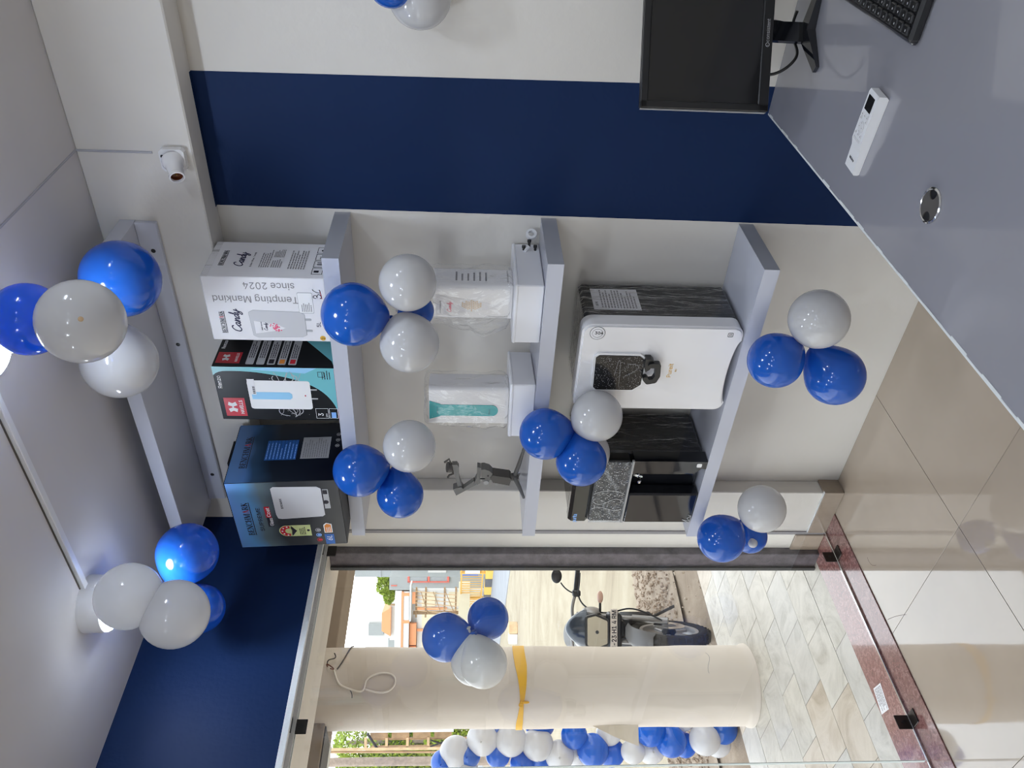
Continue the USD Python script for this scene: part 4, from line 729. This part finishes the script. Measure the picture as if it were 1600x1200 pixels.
obj('brand_lettering', [MF.text('consistent', .365, 1 - .009 / MH, .0085, 1, width=.054), MF.shape(Point(.158, .0125).buffer(.0052).difference(Point(.158, .0125).buffer(.0038)), 1), MF.text('n', .340, 1 - .0098 / MH, .006, 1)], 'print_silver', t)
nc = MO + ux * .215 - un * .075
nb = np.array([1.905, -.185, .7]); nb[:2] = nc[:2]; nb[2] = .712
obj('neck', trimesh.convex.convex_hull(np.vstack([np.array([nb + ux * a - un * e for a in (-.024, .024) for e in (0, .02)]), np.array([nc + ux * a - un * e + [0, 0, .12] for a in (-.022, .022) for e in (0, .02)])])), 'black_gloss', t)
for s_ in (-1, 1):
    p0, p1 = nb.copy(), nb + ux * .105 * s_ + un * .055 - [0, 0, .006]
    dirn = (p1 - p0) / np.linalg.norm(p1 - p0); sd_ = np.cross(dirn, [0, 0, 1])
    pts = [p0 + sd_ * a + [0, 0, b_] for a in (-.022, .022) for b_ in (-.0115, .012)] + [p1 + sd_ * a + [0, 0, b_] for a in (-.010, .010) for b_ in (-.0055, .003)]
    obj('stand_leg', trimesh.convex.convex_hull(np.array(pts)), 'black_gloss', t)
obj('power_cable', tube(spline([nc + ux * -.06 + [0, .0, .02], nc - ux * .10 + un * .0 + [0, 0, -.05], nc - ux * .07 + un * .01 - [0, 0, .085], nc - ux * .03 - un * .02 - [0, 0, .097], nc + ux * .06 - un * .03 - [0, 0, .098]], 40), .0038, 8), 'black_plastic', t, smooth=True)
obj('power_cable', tube(spline([nc + ux * .02 - un * .02 + [0, 0, .02], nc + ux * .03 - un * .03 - [0, 0, .06], nc + ux * .02 - un * .04 - [0, 0, .100]], 20), .0035, 8), 'black_plastic', t, smooth=True)

# ---------------------------------------------------------------- motorcycle
BK, hd = np.array([-2.36, .905, -.2]), math.radians(-46)
bt = thing('motorcycle', 'dusty blue motorcycle parked facing the shop, seen past the pillar', 'motorcycle', BK)
def B(p): p = np.atleast_2d(np.array(p, float)); return np.c_[BK[0] + p[:, 0] * math.cos(hd) - p[:, 1] * math.sin(hd), BK[1] + p[:, 0] * math.sin(hd) + p[:, 1] * math.cos(hd), BK[2] + p[:, 2]]
def bm(mesh): v, f = arr(mesh); return B(v), f
STEER = trimesh.transformations.rotation_matrix(math.radians(15), [0, 0, 1], [-.2, 0, 0])
def body(mesh): q = cat_(mesh) if isinstance(mesh, list) else tm(mesh).copy(); q.apply_transform(STEER); return q
REAR = ('rear_wheel', 'fuel_tank', 'seat', 'engine', 'frame_tube', 'exhaust', 'rear_fender', 'side_panel', 'side_stand')
def bo(name, mesh, mat, smooth=40, parent=None, **k):
    q = mesh if not isinstance(mesh, list) else cat_(mesh)
    return obj(name, bm(body(q) if name in REAR else q), mat, parent or bt, smooth=smooth, **k)
def ring(c, R, r, n=48, m_=12, sq=1.): a = np.linspace(0, 2 * np.pi, m_ + 1); return lathe([(R + r * math.cos(q), sq * r * math.sin(q)) for q in a], c, (0, 1, 0), n)
for nm, x, w_ in (('front_wheel', 0., .044), ('rear_wheel', -1.27, .052)):
    c = np.array([x, 0, .285]); bw = (lambda q: bm(body(q))) if x < 0 else bm; wp = bo(nm, ring(c, .243, w_, 60, 14, 1.0), 'rubber')
    obj('rim', bw(lathe([(.185, -.026), (.205, -.03), (.21, -.02), (.205, 0), (.21, .02), (.205, .03), (.185, .026), (.178, 0), (.185, -.026)], c, (0, 1, 0), 48)), 'bike_silver', wp, smooth=40)
    obj('spokes', bw(cat_([bx(x - .016, x + .016, -.010, .010, .285 + .03, .285 + .186, .004)] + [rot(bx(x - .016, x + .016, -.010, .010, .285 + .03, .285 + .186, .004), k * 2 * math.pi / 5, (0, 1, 0), c) for k in range(1, 5)])), 'bike_silver', wp)
    obj('hub', bw(cat_([lathe([(0, -.05), (.035, -.05), (.05, -.02), (.05, .02), (.035, .05), (0, .05)], c, (0, 1, 0), 24)])), 'black_metal', wp, smooth=40)
    obj('tread', bw(cat_([rot(bx(x - .006, x + .006, -w_ * .8, w_ * .8, .285 + .243 + w_ * .55, .285 + .243 + w_ * 1.03, .003), k * 2 * math.pi / 40, (0, 1, 0), c) for k in range(40)])), 'rubber', wp)
bo('brake_disc', lathe([(.05, .055), (.11, .055), (.11, .059), (.05, .059), (.05, .055)], (0, 0, .285), (0, 1, 0), 36), 'chrome')
for s in (-1, 1):
    bo('fork', [tube([(-.02, s * .085, .285), (-.12, s * .085, .52)], .026, 14), tube([(-.115, s * .085, .51), (-.27, s * .085, .90)], .017, 14)], 'bike_silver')
bo('front_fender', trimesh.Trimesh(*[(lambda V, F: (V, F))(*((lambda an: (np.array([[.305 * math.cos(a) + 0, y, .285 + .305 * math.sin(a) + (-.02 if abs(y) > .05 else 0)] for a in an for y in (-.062, -.03, .03, .062)] + [[.297 * math.cos(a), y, .285 + .297 * math.sin(a) - (.02 if abs(y) > .05 else 0)] for a in an for y in (-.062, -.03, .03, .062)]), np.array([q for i in range(len(an) - 1) for j in range(3) for o in (0, len(an) * 4) for q in ((o + i * 4 + j, o + i * 4 + j + 1, o + i * 4 + j + 5), (o + i * 4 + j, o + i * 4 + j + 5, o + i * 4 + j + 4))])))(np.linspace(math.radians(35), math.radians(165), 22))))][0], process=False), 'bike_fender')
cow = trimesh.creation.icosphere(3); v = np.array(cow.vertices); v = v * [.085, .135, .15]; v[:, 1] *= 1 - .25 * np.clip(v[:, 2] / .15, 0, 1); v += [-.19, 0, .845]
bo('headlight_cowl', trimesh.Trimesh(v, cow.faces), 'bike_blue')
lens = Polygon([(-.085, .055), (.085, .055), (.098, .01), (.070, -.060), (-.070, -.060), (-.098, .01)]).buffer(.012, quad_segs=4)
q = prism(lens, 0, .035); v = np.array(q.vertices); v = np.c_[-.098 + v[:, 2] - .16 * v[:, 1], v[:, 0], .785 + v[:, 1]]; bo('headlight', trimesh.Trimesh(v, q.faces), 'headlamp', 30)
q = prism(lens.buffer(.014), 0, .03); v = np.array(q.vertices); v = np.c_[-.103 + v[:, 2] - .16 * v[:, 1], v[:, 0], .785 + v[:, 1]]; bo('headlight_rim', trimesh.Trimesh(v, q.faces), 'black_plastic', 30)
bo('headlight_bulb', ell((-.062, 0, .785), (.008, .012, .012), 2), 'black_metal')
for s in (-1, 1): bo('side_cowl', ell((-.22, s * .115, .80), (.09, .03, .07), 2), 'bike_silver')
bo('number_plate', bx(-.070, -.064, -.16, .16, .640, .690, .002), 'plate_dusty')
PFc = Face((-.0636, -.16, .640), (0, 1, 0), (0, 0, 1), .32, .05); bo('plate_lettering', PFc.text('GJ-23 H1 4 RM', .03, .85, .032, 1, width=.30, bold=True), 'print_black', False)
bo('steering_head', [bx(-.30, -.12, -.06, .06, .56, .72, .02), bx(-.20, -.085, -.12, .12, .60, .70, .015)], 'black_metal')
bo('handlebar', tube(spline([(-.36, -.36, .885), (-.34, -.22, .90), (-.30, -.12, .93), (-.29, 0, .925), (-.30, .12, .93), (-.34, .22, .90), (-.36, .36, .885)], 40), .012, 10), 'bike_silver')
for s in (-1, 1):
    bo('grip', tube([(-.345, s * .25, .896), (-.365, s * .39, .88)], .018, 14), 'black_plastic')
    bo('switch_block', bx(-.36, -.31, s * .20, s * .25, .865, .925, .01), 'black_plastic')
    bo('brake_lever', tube(spline([(-.32, s * .22, .89), (-.28, s * .27, .885), (-.29, s * .38, .875)], 14), .005, 8), 'black_metal')
    mi = bo('mirror', [ell((-.36, s * .345, 1.04), (.018, .052, .040), 3)], 'black_plastic')
    obj('mirror_stem', bm(tube(spline([(-.34, s * .22, .90), (-.34, s * .24, .95), (-.35, s * .30, 1.01)], 14), .005, 8)), 'black_metal', mi, smooth=True)
    bo('indicator', ell((-.17, s * .225, .745), (.022, .045, .022), 2), 'amber'); bo('indicator_stem', tube([(-.17, s * .12, .745), (-.17, s * .19, .745)], .009, 8), 'black_plastic')
bo('fuel_tank', [ell((-.60, 0, .79), (.24, .135, .115), 3)], 'bike_blue'); bo('seat', [trimesh.convex.convex_hull(np.vstack([ell((-.86, 0, .76), (.10, .11, .05), 2).vertices, ell((-1.32, 0, .82), (.14, .10, .04), 2).vertices]))], 'black_plastic')
bo('engine', [bx(-.72, -.42, -.13, .13, .28, .56, .03), bx(-.50, -.34, -.09, .09, .40, .62, .02)], 'black_metal'); bo('frame_tube', [tube([(-.25, 0, .72), (-.40, 0, .30)], .022, 10), tube([(-.30, 0, .70), (-.95, 0, .70)], .022, 10), tube([(-.72, 0, .36), (-1.27, 0, .285)], .03, 10)], 'black_metal')
bo('exhaust', [tube(spline([(-.40, -.10, .45), (-.32, -.12, .30), (-.60, -.14, .20), (-1.0, -.16, .26)], 24), .022, 10), tube([(-1.0, -.16, .26), (-1.5, -.17, .36)], .045, 14)], 'bike_silver'); bo('rear_fender', bx(-1.62, -1.25, -.08, .08, .66, .74, .02), 'black_plastic')
bo('side_panel', [ell((-1.0, s * .12, .60), (.16, .03, .10), 2) for s in (-1, 1)], 'bike_blue'); bo('side_stand', tube([(-.62, .10, .25), (-.80, .20, .01)], .012, 8), 'black_metal')
bo('brake_hose', tube(spline([(-.33, .22, .88), (-.25, .13, .82), (-.20, .11, .66), (-.13, .15, .55), (-.05, .13, .42), (-.01, .09, .33)], 40), .006, 8), 'black_plastic'); bo('clutch_cable', tube(spline([(-.33, -.22, .88), (-.25, -.13, .83), (-.22, -.08, .72)], 20), .005, 6), 'black_plastic')

# ---------------------------------------------------------------- the far side of the street, set out along the line of sight's ground axes
FR0, FF0 = r0, f0; O0 = np.array([EYE[0], EYE[1], 0])
def fp(s, d, z): return O0 + s * FR0 + d * FF0 + np.array([0, 0, z])
def fbx(s0, s1, z0_, z1_, d0, d1, bv=0.): q = bx(s0, s1, d0, d1, z0_, z1_, bv); v = np.array(q.vertices); return trimesh.Trimesh(O0 + v[:, :1] * FR0 + v[:, 1:2] * FF0 + v[:, 2:3] * [0, 0, 1.], q.faces)
def leaves(centres, n, size, seed):
    g = np.random.default_rng(seed); V, F = [], []
    for k in range(n):
        c, r = centres[int(g.integers(len(centres)))]; u = g.standard_normal(3); u /= np.linalg.norm(u); p = np.array(c) + np.array(r) * u * g.uniform(.55, 1) ** .5
        a = g.standard_normal(3); a /= np.linalg.norm(a); b_ = np.cross(a, g.standard_normal(3)); b_ /= np.linalg.norm(b_) + 1e-9; s = size * g.uniform(.6, 1.3); i = len(V)
        V += [p - a * s, p + b_ * s * .5, p + a * s, p - b_ * s * .5]; F += [(i, i + 1, i + 2), (i, i + 2, i + 3)]
    return np.array(V), np.array(F)
def tree(label, s, d, z0_, ht, crowns, n, size, mat, seed, trunk=.15):
    t = thing('tree', label, 'tree', fp(s, d, z0_), 'trees beyond the street')
    obj('trunk', tube([fp(s, d, z0_), fp(s + .1, d, z0_ + ht * .4), fp(s, d, z0_ + ht * .8)], [trunk, trunk * .8, trunk * .4], 10), 'bark', t, smooth=True)
    obj('crown', leaves([(fp(a, b_, c), r) for a, b_, c, r in crowns], n, size, seed), mat, t, kind='stuff')
GZ = -.25
# side road, kerb and railing
kd = .788 * FF0 - .616 * FR0; kn = np.array([-kd[1], kd[0], 0]); KO = fp(-8.6, 38.5, 0)
def kbx(a0, a1, w0, w1, z0_, z1_, bv=0.): q = bx(a0, a1, w0, w1, z0_, z1_, bv); v = np.array(q.vertices); return trimesh.Trimesh(KO + v[:, :1] * kd + v[:, 1:2] * kn + v[:, 2:3] * [0, 0, 1.], q.faces)
obj('side_road', kbx(-14, 40, .3, 5.5, -.27, -.19), 'asphalt', None, kind='structure')
t = thing('kerb', 'yellow and black striped kerb along the far side road', 'kerb', KO)
obj('kerb_core', kbx(-8, 24, -.30, .0, -.3, .02), 'far_grey', t)
for k in range(32): obj('kerb_block', kbx(-8 + k * 1.0, -7.02 + k * 1.0, -.33, .18, -.25, .16, .02), 'kerb_yellow' if k % 2 else 'kerb_black', t)
t = thing('railing', 'orange steel railing behind the yellow and black kerb', 'railing', KO)
for k in range(9): obj('post', kbx(-8 + 3.2 * k, -7.88 + 3.2 * k, -.10, .02, .16, 1.45, .01), 'rail_orange', t)
obj('top_rail', kbx(-8, 18, -.07, -.01, 1.34, 1.42), 'rail_orange', t); obj('bottom_rail', kbx(-8, 18, -.07, -.01, .26, .33), 'rail_orange', t)
for k in range(86): obj('bar', kbx(-7.8 + .3 * k, -7.765 + .3 * k, -.055, -.025, .33, 1.34), 'rail_orange', t)
obj('banner', kbx(.2, 2.6, -.30, -.26, .52, 1.36, .01), 'banner_blue', None, label='blue cloth banner with pale figures hung behind the orange railing', cat='banner')
tb = thing('roadside_stall', 'roadside clutter of pale rags and crates behind the orange railing', 'stall', tuple(KO))
obj('rag', [kbx(-1.9 + .9 * k, -1.2 + .9 * k, -.6, -.5, .4 + .2 * (k % 2), 1.1 + .3 * (k % 3), .05) for k in range(2)], 'rag_white', tb); obj('crate', kbx(-1.2, -.5, -.9, -.4, .45, .95, .02), 'rag_sky', tb); obj('sack', kbx(-2.2, -1.4, -1.1, -.5, -.2, .5, .1), 'far_cream', tb); obj('plank', kbx(-2.5, 3, -1.0, -.9, .15, .30), 'timber', tb)
t = thing('cloth_scrap', 'white cloth draped on the orange railing over the blue banner', 'cloth', KO); obj('cloth', kbx(1.0, 1.6, .03, .06, .45, 1.2, .015), 'rag_white', t)
# buildings
t = thing('building', 'tall narrow grey building face behind the railing', 'building', fp(-12, 50, GZ)); obj('wall', fbx(-12.33, -11.76, GZ, 8.05, 50, 53), 'far_grey', t); obj('white_corner', fbx(-11.76, -11.55, GZ, 8.0, 49.9, 53), 'far_white', t)
obj('lean_to', fbx(-11.96, -11.62, 2.27, 3.4, 48.5, 49, .02), 'far_white', t); obj('ledge', [fbx(-12.34, -11.75, z, z + .1, 49.95, 50) for z in (2.2, 4.6, 6.4)], 'far_glass', t)
t = thing('building', 'pale grey flat building at the right edge of the glass view', 'building', fp(-10, 51, GZ)); obj('wall', fbx(-11.5, -6.5, GZ, 5.96, 51, 55), 'far_grey', t); obj('ledge', fbx(-11.5, -6.5, 2.5, 2.8, 50.8, 51), 'far_white', t)
t = thing('building', 'pale low building with a red framed window band', 'building', fp(-12.1, 47.5, GZ)); obj('wall', fbx(-12.5, -11.70, GZ, 5.66, 47.5, 49.5), 'far_grey', t)
for a in (4.45, 3.25): obj('window', fbx(-11.95, -11.72, a - 1.05, a, 47.42, 47.5, .01), 'far_glass', t)
obj('window_frame', [fbx(-12.0, -11.68, z, z + .12, 47.38, 47.5) for z in (4.45, 3.25, 2.08)] + [fbx(-12.02, -11.95, 2.08, 4.57, 47.38, 47.5)], 'far_red', t); obj('sign', fbx(-12.25, -12.2, 5.2, 5.55, 47.44, 47.5), 'far_red', t)
t = thing('building', 'orange and white two storey building behind the timber lattice', 'building', fp(-15, 48, GZ)); obj('wall', fbx(-18.5, -12.62, GZ, 4.0, 48, 54), 'far_white', t); obj('roof', fbx(-18.6, -12.55, 4.9, 5.3, 47.5, 54.3), 'far_white', t); obj('upper_wall', fbx(-18.5, -12.62, 4.0, 4.9, 48.3, 54), 'far_white', t)
obj('orange_rail', fbx(-18.5, -12.6, 4.80, 4.92, 47.5, 47.62), 'far_orange', t); obj('balcony_panel', fbx(-18.5, -12.6, 4.46, 4.8, 47.55, 47.6), 'rag_white', t)
for a in (-17.9, -16.15, -14.5, -12.85): obj('column', fbx(a, a + .16, 4.42, 4.86, 47.48, 47.6), 'far_orange', t)
obj('orange_band', [fbx(-18.5, -16.0, 4.02, 4.44, 47.75, 48), fbx(-13.4, -12.6, 4.02, 4.44, 47.75, 48), fbx(-15.9, -14.6, 4.02, 4.44, 47.75, 48)], 'far_orange', t)
for k, a in enumerate((-18.0, -16.3, -14.9, -13.6)): obj('window', fbx(a, a + .95, 2.9, 3.7, 47.9, 48.02, .01), ['far_glass', 'far_cream', 'far_cream', 'far_cream'][k], t); obj('shopfront', fbx(a, a + 1.1, .2, 2.1, 47.9, 48.02, .01), 'far_glass' if k == 0 else 'far_cream', t)
obj('orange_pillar', [fbx(a, a + .12, 2.2, 4.0, 47.85, 48) for a in (-16.6, -15.1, -13.8)], 'far_orange', t)
t = thing('shed', 'small shed with an orange tiled roof peeking over the white roof', 'shed', fp(-17.4, 58, 4)); obj('wall', fbx(-19.0, -16.3, GZ, 6.5, 58.2, 61), 'far_white', t)
obj('roof', trimesh.convex.convex_hull(np.array([fp(s_, d_, z) for s_, z in ((-18.6, 6.4), (-16.5, 6.4), (-16.9, 7.05), (-18.2, 7.05)) for d_ in (57.8, 61.2)])), 'far_orange', t); obj('window', fbx(-16.4, -16.32, 6.0, 6.6, 58.0, 58.2), 'timber', t)
t = thing('building', 'distant white block with a grey balcony slab', 'building', fp(-22.2, 70, GZ)); obj('wall', fbx(-25, -21.2, GZ, 9.6, 70, 76), 'far_white', t); obj('balcony', fbx(-22.3, -21.3, 8.0, 9.3, 69.6, 70), 'far_grey', t); obj('window', fbx(-23.6, -22.7, 6.3, 7.6, 69.9, 70.02, .01), 'far_grey', t)
# timber lattice frame
t = thing('timber_lattice', 'old timber lattice frame on posts before the orange building', 'frame', fp(-12, 42, GZ)); 
obj('post', fbx(-12.35, -12.2, GZ, 3.9, 42, 42.15), 'timber', t); obj('post', fbx(-11.15, -11.0, GZ, 4.0, 42, 42.15), 'far_white', t)
for z in (3.7, 3.2, 2.2, 1.6): obj('rail', fbx(-12.5, -10.9, z, z + .09, 41.95, 42.05), 'timber', t)
for k in range(6): p0, p1 = fp(-12.3 + .2 * k, 41.9, 1.6), fp(-12.1 + .2 * k, 41.9, 3.8); obj('lath', tube([p0, p1], .025, 6), 'timber_pale', t)
for k in range(3): obj('brace', tube([fp(-12.3, 41.85, 1.7 + .7 * k), fp(-11.1, 41.85, 2.2 + .65 * k)], .022, 6), 'timber', t)
obj('board', fbx(-13.1, -10.6, .9, 1.5, 41.9, 42, .01), 'far_cream', t); obj('roof_sheet', fbx(-12.6, -10.7, 4.0, 4.08, 41.6, 42.6), 'tin', t)
t = thing('marker_block', 'weathered brown stone block on white concrete at the roadside', 'stone', fp(-7.3, 23, -.2)); obj('stone', fbx(-7.35, -7.07, -.22, .06, 23, 23.3, .02), 'timber_pale', t); obj('concrete', fbx(-7.65, -7.36, -.22, .05, 23, 23.3, .02), 'far_white', t)
tree('yellow green tree rising behind the far grey buildings', -14.6, 56, GZ, 7, [(-15.2, 56, 6.4, (.45, .6, .4)), (-14.5, 56, 6.8, (.5, .6, .5)), (-13.9, 56.5, 6.8, (.4, .6, .5)), (-14.5, 56.5, 6.0, (.8, .6, .5))], 3200, .10, 'leaf_bright', 41)
tree('leafy tree at the right edge of the glass view', -12.9, 57, GZ, 7, [(-13.0, 57, 6.9, (.35, .6, .35)), (-12.6, 57, 6.8, (.4, .6, .4))], 1300, .10, 'leaf_bright', 42)
# left of the pillar: tall trees, pole, hoarding
tree('big sunlit tree filling the gap above the balloon garland', -15.5, 34, GZ, 8, [(-15.6, 34, 5.2, (1.3, 1.2, 1.6)), (-16.6, 34, 4.0, (1.5, 1.2, 1.6)), (-14.8, 35, 4.0, (1.2, 1.2, 1.7)), (-16.4, 34.5, 2.2, (1.6, 1.2, 1.4)), (-15, 34.5, 2.0, (1.4, 1.2, 1.2)), (-17.8, 35, 5.4, (1.5, 1.2, 1.7)), (-17.5, 35, 3, (1.5, 1.2, 1.7))], 15000, .11, 'leaf_bright', 43, .2)
tree('darker green tree low behind the timber hoarding', -15.4, 38, GZ, 6, [(-15.4, 38, 2.6, (2.2, 1.2, 1.8)), (-18, 38, 2.6, (2.0, 1.2, 1.8)), (-16.6, 38.5, 4.2, (2.6, 1, 1.4))], 9000, .13, 'leaf_green', 44, .18)
t = thing('utility_pole', 'weathered grey timber utility pole rising behind the balloon garland', 'pole', fp(-10.8, 23.2, GZ)); obj('pole', tube([fp(-11.16, 23.2, GZ), fp(-11.14, 23.2, 3), fp(-11.13, 23.2, 7.5)], [.14, .125, .11], 18), 'bark', t, smooth=True)
t = thing('bamboo_pole', 'pair of thin brown bamboo poles beside the timber hoarding', 'pole', fp(-13.4, 29, GZ)); obj('cane', tube([fp(-13.48, 29, GZ), fp(-13.45, 29, 6.5)], .05, 8), 'timber_pale', t, smooth=True); obj('cane', tube([fp(-13.66, 29.05, GZ), fp(-13.56, 29.05, 6.5)], .045, 8), 'timber', t, smooth=True)
t = thing('timber_hoarding', 'timber lattice hoarding seen edge on beside the pillar', 'hoarding', fp(-13.4, 30, GZ))
obj('sheet_edge', fbx(-13.13, -13.05, 1.63, 4.86, 29.6, 30.1), 'tin', t); obj('board', [fbx(-13.42, -13.15, 1.70 + .8 * k, 2.36 + .8 * k, 29.75, 29.85) for k in range(4)], 'timber', t)
for k in range(5): obj('batten', fbx(-13.75, -13.38, 1.75 + .78 * k, 1.85 + .78 * k, 29.7, 29.8), 'timber_pale', t)
obj('post', [fbx(-13.75, -13.69, GZ, 4.7, 29.7, 29.8), fbx(-13.5, -13.45, GZ, 4.7, 29.8, 29.9)], 'timber', t); obj('strut', [tube([fp(-13.15, 29.6, 4.85), fp(-13.75, 29.6, 4.45)], .05, 8), tube([fp(-13.7, 29.65, 1.8), fp(-13.45, 29.65, 2.5)], .03, 8), tube([fp(-13.45, 29.65, 1.8), fp(-13.7, 29.65, 2.5)], .03, 8)], 'black_metal', t)
